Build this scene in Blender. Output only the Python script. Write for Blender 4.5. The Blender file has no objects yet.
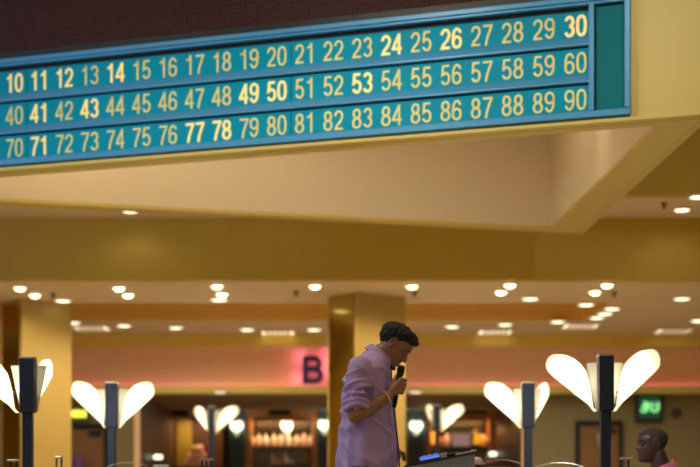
import bpy, bmesh, math, random
from mathutils import Vector, Matrix, noise
random.seed(7)
PI = math.pi
scene = bpy.context.scene
COL = scene.collection
FOC, HOR, ZC = 1500.0, 495.0, 0.85          # focal length in px, horizon row, camera height


def at(px, py, Y):
    return Vector(((px - 350) * Y / FOC, Y, ZC + (HOR - py) * Y / FOC))


# ------------------------------------------------------------------ materials
def mat(name, col, rough=0.6, metal=0.0, var=0.0, scale=6.0, bump=0.0, bscale=60.0, emit=None, es=0.0, spec=0.5, coat=0.0):
    m = bpy.data.materials.new(name)
    m.use_nodes = True
    nt = m.node_tree
    b = nt.nodes['Principled BSDF']
    b.inputs['Base Color'].default_value = (*col, 1)
    b.inputs['Roughness'].default_value = rough
    b.inputs['Metallic'].default_value = metal
    b.inputs['Specular IOR Level'].default_value = spec
    b.inputs['Coat Weight'].default_value = coat
    if emit:
        b.inputs['Emission Color'].default_value = (*emit, 1)
        b.inputs['Emission Strength'].default_value = es
    if var or bump:
        tc = nt.nodes.new('ShaderNodeTexCoord')
    if var:
        n = nt.nodes.new('ShaderNodeTexNoise')
        n.inputs['Scale'].default_value = scale
        n.inputs['Detail'].default_value = 5
        nt.links.new(tc.outputs['Object'], n.inputs['Vector'])
        mx = nt.nodes.new('ShaderNodeMix')
        mx.data_type = 'RGBA'
        mx.inputs[6].default_value = (*[c * (1 - var) for c in col], 1)
        mx.inputs[7].default_value = (*[min(1, c * (1 + var)) for c in col], 1)
        nt.links.new(n.outputs['Fac'], mx.inputs[0])
        nt.links.new(mx.outputs[2], b.inputs['Base Color'])
    if bump:
        n2 = nt.nodes.new('ShaderNodeTexNoise')
        n2.inputs['Scale'].default_value = bscale
        n2.inputs['Detail'].default_value = 3
        nt.links.new(tc.outputs['Object'], n2.inputs['Vector'])
        bp = nt.nodes.new('ShaderNodeBump')
        bp.inputs['Strength'].default_value = bump
        bp.inputs['Distance'].default_value = 0.01
        nt.links.new(n2.outputs['Fac'], bp.inputs['Height'])
        nt.links.new(bp.outputs['Normal'], b.inputs['Normal'])
    return m


def mesh_screen_mat():
    m = mat('perforated_screen', (0.05, 0.024, 0.022), 0.6, spec=.1)
    nt = m.node_tree
    b = nt.nodes['Principled BSDF']
    tc = nt.nodes.new('ShaderNodeTexCoord')
    mp = nt.nodes.new('ShaderNodeMapping')
    mp.inputs['Scale'].default_value = (29, 29, 29)
    vo = nt.nodes.new('ShaderNodeTexVoronoi')
    vo.inputs['Scale'].default_value = 1.0
    vo.inputs['Randomness'].default_value = 0.12
    cr = nt.nodes.new('ShaderNodeValToRGB')
    cr.color_ramp.elements[0].position = 0.3
    cr.color_ramp.elements[0].color = (0.006, 0.003, 0.004, 1)
    cr.color_ramp.elements[1].position = 0.45
    cr.color_ramp.elements[1].color = (0.055, 0.022, 0.02, 1)
    nt.links.new(tc.outputs['Object'], mp.inputs['Vector'])
    nt.links.new(mp.outputs['Vector'], vo.inputs['Vector'])
    nt.links.new(vo.outputs['Distance'], cr.inputs['Fac'])
    nt.links.new(cr.outputs['Color'], b.inputs['Base Color'])
    return m


def carpet_mat():
    m = mat('patterned_carpet', (0.3, 0.2, 0.1), 0.95)
    nt = m.node_tree
    b = nt.nodes['Principled BSDF']
    tc = nt.nodes.new('ShaderNodeTexCoord')
    vo = nt.nodes.new('ShaderNodeTexVoronoi')
    vo.inputs['Scale'].default_value = 2.5
    cr = nt.nodes.new('ShaderNodeValToRGB')
    cr.color_ramp.elements[0].color = (0.5, 0.42, 0.29, 1)
    cr.color_ramp.elements[1].color = (0.4, 0.33, 0.22, 1)
    nt.links.new(tc.outputs['Object'], vo.inputs['Vector'])
    nt.links.new(vo.outputs['Distance'], cr.inputs['Fac'])
    nt.links.new(cr.outputs['Color'], b.inputs['Base Color'])
    return m


def opal_mat(name='opal_acrylic', k=1.0):
    m = bpy.data.materials.new(name)
    m.use_nodes = True
    nt = m.node_tree
    nt.nodes.remove(nt.nodes['Principled BSDF'])
    out = nt.nodes['Material Output']
    tr = nt.nodes.new('ShaderNodeBsdfTranslucent')
    tr.inputs['Color'].default_value = (0.97 * k, 0.94 * k, 0.8 * k, 1)
    df = nt.nodes.new('ShaderNodeBsdfDiffuse')
    df.inputs['Color'].default_value = (0.93 * k, 0.9 * k, 0.76 * k, 1)
    mx = nt.nodes.new('ShaderNodeMixShader')
    mx.inputs[0].default_value = 0.35
    nt.links.new(tr.outputs[0], mx.inputs[1])
    nt.links.new(df.outputs[0], mx.inputs[2])
    nt.links.new(mx.outputs[0], out.inputs[0])
    return m


M = dict(
    yellow=mat('yellow_paint', (0.58, 0.40, 0.045), 0.5, var=0.05, scale=2.0),
    bulk=mat('golden_bulkhead_paint', (0.76, 0.54, 0.1), 0.6, var=0.05),
    fascia=mat('pale_yellow_paint', (0.66, 0.50, 0.13), 0.42, var=0.04, scale=2.0),
    cream=mat('cream_ceiling_paint', (0.74, 0.6, 0.42), 0.75, var=0.04, scale=1.5),
    peach=mat('peach_wall_paint', (0.9, 0.62, 0.38), 0.7, var=0.04),
    inner=mat('warm_cream_paint', (0.74, 0.62, 0.42), 0.7, var=0.03),
    ochre=mat('ochre_paint', (0.78, 0.46, 0.1), 0.7, var=0.05),
    gold=mat('gold_column_paint', (0.48, 0.34, 0.09), 0.5, var=0.05),
    brass=mat('brass_mirror', (0.5, 0.38, 0.1), 0.1, 1.0),
    beige=mat('beige_wall_paint', (0.22, 0.18, 0.085), 0.8, var=0.06),
    canopy=mat('brown_soffit_paint', (0.3, 0.22, 0.13), 0.8, var=0.05),
    carpet=carpet_mat(),
    teal=mat('teal_panel', (0.0, 0.30, 0.46), 0.5, spec=.12, var=0.06, scale=3),
    bezel=mat('blue_metal_frame', (0.07, 0.30, 0.56), 0.35, 0.1),
    dark_teal=mat('dark_teal_panel', (0.0, 0.17, 0.2), 0.5, spec=.12, var=0.06, scale=3),
    slot=mat('black_gap', (0.006, 0.008, 0.01), 0.8),
    screen=mesh_screen_mat(),
    digit=mat('cream_number_vinyl', (0.9, 0.82, 0.27), 0.5),
    digit_lit=mat('lit_number', (0.95, 0.8, 0.3), 0.5, emit=(1.0, 0.76, 0.2), es=0.28),
    digit_hot=mat('bright_lit_number', (0.95, 0.68, 0.26), 0.5, emit=(1.0, 0.58, 0.14), es=0.5),
    navy_steel=mat('navy_steel', (0.022, 0.036, 0.075), 0.4, 0.3),
    steel=mat('brushed_steel', (0.6, 0.58, 0.52), 0.35, 0.9),
    chrome=mat('chrome', (0.62, 0.6, 0.58), 0.3, 1.0),
    opal=opal_mat(),
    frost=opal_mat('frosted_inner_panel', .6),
    black=mat('black_plastic', (0.012, 0.012, 0.014), 0.45),
    black_metal=mat('black_metal', (0.02, 0.02, 0.022), 0.35, 0.6),
    grille=mat('microphone_grille', (0.03, 0.03, 0.032), 0.4, 0.8, bump=0.8, bscale=900),
    skin=mat('brown_skin', (0.34, 0.155, 0.075), 0.42, var=0.12, scale=14, bump=0.1, bscale=160),
    skin_dark=mat('deep_brown_skin', (0.045, 0.022, 0.016), 0.38, var=0.12, scale=14, bump=0.1, bscale=160),
    hair=mat('black_hair', (0.012, 0.009, 0.008), 0.75, bump=0.9, bscale=260),
    stubble=mat('cropped_black_hair', (0.022, 0.013, 0.011), 0.7, bump=0.3, bscale=500),
    lilac=mat('lilac_cotton', (0.44, 0.295, 0.555), 0.85, var=0.07, scale=9, bump=0.25, bscale=120),
    lilac_shaded=mat('shaded_lilac_cotton', (0.2, 0.16, 0.4), 0.85, var=0.05),
    pink=mat('pink_cotton', (0.4, 0.1, 0.19), 0.85, var=0.06, scale=9),
    trouser=mat('black_trouser_cloth', (0.012, 0.011, 0.014), 0.85, bump=0.2, bscale=200),
    shoe=mat('black_leather', (0.015, 0.013, 0.012), 0.35),
    eye=mat('eye_white', (0.3, 0.25, 0.21), 0.3),
    iris=mat('dark_iris', (0.01, 0.007, 0.005), 0.15),
    bead=mat('silver_beads', (0.75, 0.7, 0.62), 0.3, 0.6),
    speckle=mat('speckled_laminate', (0.28, 0.3, 0.36), 0.55, var=0.95, scale=110, bump=0.3, bscale=300),
    white=mat('white_card', (0.8, 0.78, 0.74), 0.6),
    tissue=mat('pink_tissue', (0.8, 0.52, 0.46), 0.8, bump=0.3, bscale=80),
    screen_blue=mat('blue_lit_screen', (0.05, 0.1, 0.3), 0.3, emit=(0.1, 0.22, 0.9), es=0.9),
    wood=mat('orange_wood', (0.5, 0.19, 0.05), 0.4, var=0.2, scale=5),
    dark_wood=mat('dark_wood', (0.09, 0.038, 0.02), 0.45, var=0.25, scale=5),
    door=mat('brown_door_wood', (0.2, 0.088, 0.025), 0.45, var=0.2, scale=4),
    pil=mat('dark_slate_paint', (0.035, 0.055, 0.06), 0.5, var=0.1),
    mirror=mat('bronze_mirror', (0.09, 0.07, 0.04), 0.25, 0.9),
    olive_glass=mat('olive_panel', (0.4, 0.3, 0.04), 0.4, var=0.15),
    letter=mat('navy_letter', (0.03, 0.024, 0.17), 0.4),
    lens_warm=mat('warm_lamp_lens', (0.9, 0.85, 0.7), 0.5, emit=(1.0, 0.8, 0.5), es=7.0),
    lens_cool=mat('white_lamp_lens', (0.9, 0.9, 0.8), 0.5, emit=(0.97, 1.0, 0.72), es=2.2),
    lens_dim=mat('soft_lamp_lens', (0.9, 0.85, 0.75), 0.5, emit=(1.0, 0.86, 0.66), es=1.5),
    trim_ring=mat('cream_trim_ring', (0.75, 0.66, 0.5), 0.5),
    green_glow=mat('green_lit_glyph', (0.2, 0.9, 0.4), 0.5, emit=(0.4, 1.0, 0.36), es=1.1),
    green_face=mat('dark_green_display', (0.0, 0.05, 0.03), 0.35, emit=(0.0, 0.16, 0.07), es=0.3),
    exit_face=mat('green_sign_face', (0.04, 0.2, 0.02), 0.5, emit=(0.12, 0.5, 0.02), es=0.2),
    exit_glyph=mat('yellow_sign_mark', (0.9, 0.85, 0.1), 0.5, emit=(1.0, 0.85, 0.08), es=1.3),
    mauve=mat('pale_mauve_panel', (0.62, 0.42, 0.4), 0.5, emit=(0.6, 0.4, 0.36), es=0.25),
    amber=mat('amber_lamp_shade', (0.9, 0.4, 0.05), 0.5, emit=(1.0, 0.38, 0.04), es=0.9),
    gold_lamp=mat('yellow_lamp_shade', (0.9, 0.6, 0.05), 0.5, emit=(1.0, 0.5, 0.03), es=0.35),
    peach_pack=mat('peach_packet', (0.85, 0.5, 0.36), 0.5),
    bottle_a=mat('peach_bottle_glass', (0.88, 0.64, 0.42), 0.25),
    bottle_b=mat('amber_bottle_glass', (0.5, 0.22, 0.07), 0.2),
    bottle_c=mat('pale_bottle_glass', (0.86, 0.72, 0.58), 0.2),
    purple=mat('purple_plastic', (0.09, 0.02, 0.16), 0.4),
    plum=mat('plum_upholstery', (0.22, 0.04, 0.1), 0.8, bump=0.2, bscale=80),
    cord=mat('dark_blue_cable', (0.02, 0.02, 0.06), 0.5),
)


# ------------------------------------------------------------------ mesh builder
class MB:
    def __init__(s):
        s.v, s.f, s.mi = [], [], []

    def add(s, vs, fs, mi=0):
        o = len(s.v)
        s.v += [Vector(p) for p in vs]
        s.f += [tuple(i + o for i in f) for f in fs]
        s.mi += [mi] * len(fs)
        return s

    def box(s, a, b, mi=0):
        x0, y0, z0 = a
        x1, y1, z1 = b
        x0, x1 = min(x0, x1), max(x0, x1)
        y0, y1 = min(y0, y1), max(y0, y1)
        z0, z1 = min(z0, z1), max(z0, z1)
        return s.add([(x0, y0, z0), (x1, y0, z0), (x1, y1, z0), (x0, y1, z0), (x0, y0, z1), (x1, y0, z1), (x1, y1, z1), (x0, y1, z1)],
                     [(0, 3, 2, 1), (4, 5, 6, 7), (0, 1, 5, 4), (1, 2, 6, 5), (2, 3, 7, 6), (3, 0, 4, 7)], mi)

    def prism(s, poly, z0, z1, fn=None, mi=0):
        """poly: list of 2D points; fn maps (a, b, h) -> xyz."""
        fn = fn or (lambda a, b, h: (a, b, h))
        n = len(poly)
        vs = [fn(a, b, z0) for a, b in poly] + [fn(a, b, z1) for a, b in poly]
        fs = [tuple(range(n - 1, -1, -1)), tuple(range(n, 2 * n))]
        fs += [(i, (i + 1) % n, (i + 1) % n + n, i + n) for i in range(n)]
        return s.add(vs, fs, mi)

    def loft(s, rings, caps=True, mi=0):
        n = len(rings[0])
        vs = [p for r in rings for p in r]
        fs = []
        for j in range(len(rings) - 1):
            for i in range(n):
                k = (i + 1) % n
                fs.append((j * n + i, j * n + k, (j + 1) * n + k, (j + 1) * n + i))
        if caps:
            fs.append(tuple(range(n - 1, -1, -1)))
            fs.append(tuple(range((len(rings) - 1) * n, len(rings) * n)))
        return s.add(vs, fs, mi)

    def lathe(s, prof, c=(0, 0, 0), n=24, mi=0):
        c = Vector(c)
        rings = [[c + Vector((r * math.cos(2 * PI * i / n), r * math.sin(2 * PI * i / n), z)) for i in range(n)] for r, z in prof]
        return s.loft(rings, True, mi)

    def tube(s, pts, r, n=10, mi=0, closed=False):
        pts = [Vector(p) for p in pts]
        rs = r if isinstance(r, (list, tuple)) else [r] * len(pts)
        rings = []
        up = None
        for i, p in enumerate(pts):
            d = (pts[min(i + 1, len(pts) - 1)] - pts[max(i - 1, 0)]).normalized()
            if up is None:
                up = Vector((0, 0, 1)) if abs(d.z) < 0.9 else Vector((1, 0, 0))
            a = (up - d * up.dot(d)).normalized()
            up = a
            b = d.cross(a)
            rings.append([p + (a * math.cos(2 * PI * k / n) + b * math.sin(2 * PI * k / n)) * rs[i] for k in range(n)])
        return s.loft(rings, True, mi)

    def ball(s, c, r, n=16, m=10, mi=0, M3=None):
        c = Vector(c)
        rr = r if isinstance(r, (list, tuple)) else (r, r, r)
        rings = []
        for j in range(m + 1):
            t = -PI / 2 + PI * (j + 0.02) / (m + 0.04)
            ring = []
            for i in range(n):
                p = Vector((rr[0] * math.cos(t) * math.cos(2 * PI * i / n), rr[1] * math.cos(t) * math.sin(2 * PI * i / n), rr[2] * math.sin(t)))
                ring.append(c + (M3 @ p if M3 else p))
            rings.append(ring)
        return s.loft(rings, True, mi)

    def caps(s, a, b, ra, rb, n=14):
        """tapered capsule"""
        a, b = Vector(a), Vector(b)
        d = (b - a).normalized()
        u = d.orthogonal().normalized()
        w = d.cross(u)
        rings = []
        for j in range(-6, 1):
            t = j / 6 * PI / 2 * 0.98
            rings.append([a + d * (ra * math.sin(t)) + (u * math.cos(2 * PI * k / n) + w * math.sin(2 * PI * k / n)) * ra * math.cos(t) for k in range(n)])
        for j in range(0, 7):
            t = j / 6 * PI / 2 * 0.98
            rings.append([b + d * (rb * math.sin(t)) + (u * math.cos(2 * PI * k / n) + w * math.sin(2 * PI * k / n)) * rb * math.cos(t) for k in range(n)])
        return s.loft(rings, True)

    def chain(s, pts, rs):
        for i in range(len(pts) - 1):
            s.caps(pts[i], pts[i + 1], rs[i], rs[i + 1])
        return s

    def mesh(s, name):
        me = bpy.data.meshes.new(name)
        me.from_pydata([tuple(v) for v in s.v], [], s.f)
        bm = bmesh.new()
        bm.from_mesh(me)
        bmesh.ops.recalc_face_normals(bm, faces=bm.faces)
        bm.to_mesh(me)
        bm.free()
        return me

    def build(s, name, m, parent=None, smooth=False, bevel=0.0, loc=None):
        me = s.mesh(name)
        ms = m if isinstance(m, (list, tuple)) else [m]
        for q in ms:
            me.materials.append(q)
        if len(ms) > 1:
            for p, i in zip(me.polygons, s.mi):
                p.material_index = i
        if smooth:
            for p in me.polygons:
                p.use_smooth = True
        o = bpy.data.objects.new(name, me)
        COL.objects.link(o)
        if parent:
            o.parent = parent
        if loc is not None:
            o.location = loc
        if bevel:
            bv = o.modifiers.new('edge', 'BEVEL')
            bv.width = bevel
            bv.segments = 2
            bv.limit_method = 'ANGLE'
        if smooth and not bevel:
            try:
                me.set_sharp_from_angle(angle=math.radians(42))
            except Exception:
                pass
        return o


def tag(o, label=None, cat=None, group=None, kind=None):
    if label:
        o['label'] = label
    if cat:
        o['category'] = cat
    if group:
        o['group'] = group
    if kind:
        o['kind'] = kind
    return o


def thing(name, label, cat, loc=(0, 0, 0), rz=0.0, group=None):
    o = bpy.data.objects.new(name, None)
    o.empty_display_size = 0.05
    COL.objects.link(o)
    o.location = loc
    o.rotation_euler = (0, 0, rz)
    return tag(o, label, cat, group)


def struct(mb, name, m, parent=None, bevel=0.0):
    o = mb.build(name, m, parent, bevel=bevel)
    o['kind'] = 'structure'
    return o


def lamp(kind, name, loc, power, col, size=0.1, target=None, spot=150, blend=0.6, parent=None, sy=None):
    d = bpy.data.lights.new(name, kind)
    d.energy = power
    d.color = col
    if kind == 'AREA':
        d.size = size
        if sy:
            d.shape = 'RECTANGLE'
            d.size_y = sy
    else:
        d.shadow_soft_size = size
    if kind == 'SPOT':
        d.spot_size = math.radians(spot)
        d.spot_blend = blend
    o = bpy.data.objects.new(name, d)
    COL.objects.link(o)
    o.location = loc
    if target is not None:
        o.rotation_euler = (Vector(target) - Vector(loc)).to_track_quat('-Z', 'Y').to_euler()
    if parent:
        o.parent = parent
    return o


ORD = ['first', 'second', 'third', 'fourth', 'fifth', 'sixth', 'seventh', 'eighth', 'ninth', 'tenth', 'eleventh', 'twelfth']
WARM = (1.0, 0.78, 0.48)
SOFT = (1.0, 0.88, 0.66)

# ------------------------------------------------------------------ camera
cd = bpy.data.cameras.new('camera')
cam = bpy.data.objects.new('camera', cd)
COL.objects.link(cam)
cam.location = (0, 0, ZC)
cam.rotation_euler = (PI / 2, 0, 0)
cd.sensor_width = 36
cd.sensor_fit = 'HORIZONTAL'
cd.lens = FOC * 36 / 700
cd.shift_y = (HOR - 233.5) / 700
cd.clip_end = 100
cd.dof.use_dof = True
cd.dof.focus_distance = 8.05
cd.dof.aperture_fstop = 1.8
cd.dof.aperture_blades = 0
scene.camera = cam

# ------------------------------------------------------------------ room shell
XW = 11.0
H1, H2, HV = 4.05, 3.334, 5.4       # low ceiling, rear ceiling, high void
CAN = 2.455                          # bar canopy underside
struct(MB().box((-XW, -6, -0.2), (XW, 29.4, 0)), 'floor', M['carpet'])
struct(MB().box((-XW, -6, HV), (XW, 16, HV + 0.2)), 'ceiling', M['cream'])
struct(MB().box((-XW - .2, -6, 0), (-XW, 29.4, HV)), 'wall_left', M['yellow'])
struct(MB().box((XW, -6, 0), (XW + .2, 29.4, HV)), 'wall_right', M['yellow'])
struct(MB().box((-XW, -6.2, 0), (XW, -6, HV)), 'wall_front', M['yellow'])
struct(MB().box((-XW, 16, H1), (XW, 16.15, HV + .2)), 'trim_1', M['yellow'])
struct(MB().box((-XW, 16.15, H1), (XW, 17.33, H1 + .15)), 'ceiling_2', M['cream'])
struct(MB().box((-XW, 17.33, H2), (XW, 17.5, H1 + .15)), 'trim_2', M['yellow'])
CX0, CX1, CY0, CY1 = -8.0, 3.36, 19.4, 21.4
c2 = MB()
c2.box((-XW, 17.5, H2), (XW, CY0, H2 + .1))
c2.box((-XW, CY1, H2), (XW, 23.1, H2 + .1))
c2.box((-XW, CY0, H2), (CX0, CY1, H2 + .1))
c2.box((CX1, CY0, H2), (XW, CY1, H2 + .1))
struct(c2, 'ceiling_3', M['cream'])
cf = MB()
cf.box((CX0, CY0 - .08, H2 + .1), (CX1, CY0, H2 + .6)).box((CX0, CY1, H2 + .1), (CX1, CY1 + .08, H2 + .6))
cf.box((CX0 - .08, CY0, H2 + .1), (CX0, CY1, H2 + .6)).box((CX1, CY0, H2 + .1), (CX1 + .08, CY1, H2 + .6))
cf.box((CX0, CY1 - .012, H2 + .002), (CX1, CY1, H2 + .1)).box((CX1 - .012, CY0, H2 + .002), (CX1, CY1 - .012, H2 + .1))
struct(cf, 'trim_3', M['ochre'])
struct(MB().box((CX0 - .08, CY0 - .08, H2 + .6), (CX1 + .08, CY1 + .08, H2 + .7)), 'ceiling_4', M['cream'])
struct(MB().box((-XW, 23.1, 3.145), (XW, 23.3, H2 + .1)), 'trim_4', M['bulk'])
struct(MB().box((-XW, 23.3, 3.145), (XW, 23.9, 3.3)), 'ceiling_5', M['cream'])
struct(MB().box((-XW, 23.9, 2.58), (XW, 24.05, 3.3)), 'wall_peach', M['peach'])
led = MB().box((-XW, 23.6, CAN), (XW, 24.05, 2.575))
struct(led, 'trim_5', M['fascia'])
JL, JR = -3.36, 2.75               # bar recess jambs
struct(MB().box((JL - .1, 24.05, CAN), (JR + .1, 29.0, CAN + .12)), 'ceiling_6', M['canopy'])
bw = MB().box((-XW, 24.0, 0), (JL - .07, 24.15, CAN))
struct(bw, 'wall_back', M['beige'])
struct(MB().box((JR + .12, 24.0, 0), (XW, 24.15, CAN)), 'wall_back_2', M['beige'])
struct(MB().box((JL - .07, 24.0, 0), (JL, 29.0, CAN)), 'wall_jamb', M['dark_wood'])
struct(MB().box((JR, 24.0, 0), (JR + .12, 29.0, CAN)), 'wall_jamb_2', M['dark_wood'])
struct(MB().box((JL - .09, 23.97, 0), (JL + .004, 24.0, CAN)), 'trim_11', M['peach'])
struct(MB().box((JR - .004, 23.97, 0), (JR + .14, 24.0, CAN)), 'trim_12', M['peach'])
struct(MB().box((JL, 28.9, 0), (JR, 29.0, CAN)), 'wall_bar', M['dark_wood'])

# ------------------------------------------------------------------ hanging wedge bulkhead with its coffer
ZB = ZC + 2.6
D = Vector((0.9465, -0.3235, 0)).normalized()
P0 = Vector((-2.818, 12.064, 0))


def fr(s, off=0.0):                       # a point on the board's line, off metres behind it
    p = P0 + D * s
    n = Vector((-D.y, D.x, 0))
    return p + n * off


o1 = fr(5.592, .03)                      # right front corner
outer = [(o1.x, o1.y), (2.32, 14.94), (-4.9, 12.95), (fr(-2.2, .03).x, fr(-2.2, .03).y)]
f1, f2 = fr(5.24, .2), fr(-1.15, .2)
inner = [(2.165, f1.y + .005), (1.96, 14.70), (-3.75, 13.1), (f2.x, f2.y)]


def wall_ring(poly, z0, z1, t):
    mb = MB()
    n = len(poly)
    c = Vector((sum(p[0] for p in poly) / n, sum(p[1] for p in poly) / n))
    for i in range(n):
        a, b = Vector(poly[i]), Vector(poly[(i + 1) % n])
        d = (b - a).normalized()
        nn = Vector((-d.y, d.x))
        if nn.dot(c - a) < 0:
            nn = -nn
        nn *= t
        mb.prism([tuple(a), tuple(b), tuple(b + nn), tuple(a + nn)], z0, z1)
    return mb


struct(wall_ring(outer, ZB + .03, HV, .03), 'trim_6', M['fascia'])
band = MB()
for i in range(4):
    a, b, c, d = outer[i], outer[(i + 1) % 4], inner[(i + 1) % 4], inner[i]
    band.prism([a, b, c, d], ZB, ZB + .03)
struct(band, 'trim_7', M['fascia'])
a_, b_, c_, d_ = fr(-2.15, -.06), fr(5.61, -.06), fr(5.61, .03), fr(-2.15, .03)
struct(MB().prism([(q.x, q.y) for q in (a_, b_, c_, d_)], ZB - .006, ZB + .016), 'trim_10', M['fascia'])
lip = MB()
co = Vector((-.4, 12.6))
for k0, k1 in ((.10, .17),):
    for i in range(4):
        q = []
        for (pt, k) in ((i, k0), ((i + 1) % 4, k0), ((i + 1) % 4, k1), (i, k1)):
            o_, n_ = Vector(outer[pt]), Vector(inner[pt])
            q.append(tuple(o_.lerp(n_, k)))
        lip.prism(q, ZB - .008, ZB)
struct(lip, 'trim_8', M['fascia'])
struct(wall_ring([tuple(Vector(p)) for p in inner], ZB + .03, 5.0, -.03), 'trim_9', M['inner'])
struct(MB().prism([tuple(co.lerp(Vector(p), .985)) for p in outer], 5.0, 5.05), 'ceiling_7', M['cream'])

# ------------------------------------------------------------------ number board
RZ = math.atan2(D.y, D.x)


def arc(cx, cy, rx, ry, a0, a1, n=14):
    return [(cx + rx * math.cos(math.radians(a0 + (a1 - a0) * i / n)), cy + ry * math.sin(math.radians(a0 + (a1 - a0) * i / n))) for i in range(n + 1)]


def sup(cx, cy, rx, ry, e=2.5, n=28):
    out = []
    for i in range(n):
        t = 2 * PI * i / n
        c, s = math.cos(t), math.sin(t)
        out.append((cx + rx * math.copysign(abs(c) ** (2 / e), c), cy + ry * math.copysign(abs(s) ** (2 / e), s)))
    return out


six_arc = arc(.26, .56, .19, .375, 180, 28)
GL = {
    '0': [(sup(.25, .5, .185, .435), True)],
    '1': [([(.09, .765), (.19, .79), (.26, .84), (.31, .93)], False), ([(.31, 0), (.31, 1.0)], False)],
    '2': [(arc(.25, .70, .18, .235, 178, -22) + [(.33, .42), (.15, .23), (.085, .075), (.46, .068)], False)],
    '3': [(arc(.25, .72, .165, .215, 165, -88), False), (arc(.25, .285, .18, .22, 88, -165), False)],
    '4': [([(.35, .95), (.05, .30), (.05, .275), (.49, .275)], False), ([(.355, 0), (.355, 1.0)], False)],
    '5': [([(.43, .935), (.135, .935), (.095, .50)] + arc(.25, .33, .185, .265, 138, -158), False)],
    '6': [(sup(.25, .31, .185, .245, 2.2), True), ([(.065, .31)] + six_arc, False)],
    '7': [([(.04, .935), (.45, .935), (.45, .90), (.34, .62), (.24, .33), (.18, 0)], False)],
    '8': [(sup(.25, .735, .155, .2, 2.2), True), (sup(.25, .285, .185, .22, 2.2), True)],
}
GL['9'] = [([(.5 - x, 1 - y) for x, y in p], c) for p, c in GL['6']]


def ribbon(mb, pts, closed, w, fn, y0, y1):
    """flat stroke of width w along pts; fn maps (a, b, depth) to xyz"""
    n = len(pts)
    L, R = [], []
    for i in range(n):
        p = Vector(pts[i])
        a = Vector(pts[i - 1]) if (i > 0 or closed) else None
        b = Vector(pts[(i + 1) % n]) if (i < n - 1 or closed) else None
        d0 = (p - a).normalized() if a is not None else None
        d1 = (b - p).normalized() if b is not None else None
        if d0 is None:
            d0 = d1
        if d1 is None:
            d1 = d0
        n0, n1 = Vector((-d0.y, d0.x)), Vector((-d1.y, d1.x))
        m = n0 + n1
        m = m / max(m.length_squared, 0.9) * 2 if m.length > 1e-6 else n0
        L.append(p + m * w / 2)
        R.append(p - m * w / 2)
    vs = []
    for i in range(n):
        for q in (L[i], R[i]):
            vs.append(fn(q.x, q.y, y0))
            vs.append(fn(q.x, q.y, y1))
    fs = []
    for i in range(n if closed else n - 1):
        k = (i + 1) % n
        a, b = 4 * i, 4 * k
        fs += [(a, b, b + 2, a + 2), (a + 1, a + 3, b + 3, b + 1), (a, a + 1, b + 1, b), (a + 2, b + 2, b + 3, a + 3)]
    if not closed:
        fs += [(0, 2, 3, 1), (4 * n - 4, 4 * n - 3, 4 * n - 1, 4 * n - 2)]
    mb.add(vs, fs)


board = thing('bingo_number_board', 'long teal illuminated board of cream numbers up to 90 on the yellow bulkhead', 'number board',
              (P0.x, P0.y, ZC), RZ)
S0, S1 = -2.06, 5.04
ZT, ZBm = 3.49, 2.64
PITCH, S10 = .2259, .138
MUL = 4.755
# frame rails (local: x along, y into the wall, z up from camera height)
fb = MB()
fb.box((S0, -.045, ZT - .035), (S1, .03, ZT)).box((S0, -.03, ZT - .055), (S1, .03, ZT - .035))
fb.box((S0, -.045, ZBm), (S1, .03, ZBm + .03)).box((S0, -.03, ZBm + .03), (S1, .03, ZBm + .05))
fb.box((S1 - .035, -.045, ZBm + .05), (S1, .03, ZT - .055)).box((S0, -.045, ZBm + .05), (S0 + .035, .03, ZT - .055))
fb.build('frame', M['bezel'], board, bevel=.004)
MB().box((S0 + .035, .02, ZBm + .05), (S1 - .035, .03, ZT - .055)).build('backing', M['slot'], board)
MB().box((MUL, -.035, ZBm + .05), (MUL + .035, .02, ZT - .055)).build('mullion', M['bezel'], board, bevel=.003)
MB().box((MUL + .05, -.012, ZBm + .05), (S1 - .035, .02, ZT - .075)).build('blank_panel', M['dark_teal'], board)
rows = [3.30, 3.04, 2.78]
LIT = {10, 11, 12, 14, 24, 26, 41, 43, 49, 50, 53, 71, 77, 78, 5, 33}
HOT = {30}
H = .151
for r, zc in enumerate(rows):
    bounds = [S0 + .035] + [S10 + PITCH * (k - 9.5) for k in (10, 20)] + [MUL]
    for k in range(3):
        MB().box((bounds[k] + .003, -.002, zc - .09), (bounds[k + 1] - .003, .02, zc + .098)).build('panel', M['teal'], board)
    if r < 2:
        led = MB()
        led.prism([(-.002, zc - .088), (-.034, zc - .135), (-.034, zc - .148), (.02, zc - .148), (.02, zc - .088)], S0 + .035, MUL,
                  fn=lambda a, b, h: (h, a, b))
        led.build('ledge', M['bezel'], board)
    for c in range(30):
        num = r * 30 + c + 1
        txt = str(num)
        mb = MB()
        w = .102 if num not in LIT and num not in HOT else .132
        wd = .56 * H
        cx = S10 + PITCH * (c - 9)
        x0 = cx - wd * len(txt) / 2 + .03 * H
        for q, ch in enumerate(txt):
            for pts, cl in GL[ch]:
                ribbon(mb, pts, cl, w, lambda a, b, h, x0=x0, q=q: (x0 + q * wd + a * H, h, zc - H / 2 + b * H), -.006, -.002)
        m = M['digit_hot'] if num in HOT else M['digit_lit'] if num in LIT else M['digit']
        o = mb.build('number', m, board)
        o['label'] = ('lit number ' if (num in LIT or num in HOT) else 'number ') + txt
# speaker-cloth screen above the board
scr = thing('perforated_screen', 'dark brown perforated screen panel directly above the teal number board', 'screen panel', (P0.x, P0.y, ZC), RZ)
MB().box((S0 + .04, -.01, ZT + .055), (S1 - .04, .03, 4.36)).build('mesh_panel', M['screen'], scr)
sf = MB().box((S0, -.02, ZT + .002), (S1, .03, ZT + .055)).box((S0, -.02, 4.36), (S1, .03, 4.44))
sf.box((S0, -.02, ZT + .055), (S0 + .04, .03, 4.36)).box((S1 - .04, -.02, ZT + .055), (S1, .03, 4.36))
sf.build('screen_frame', M['black'], scr)

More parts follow.
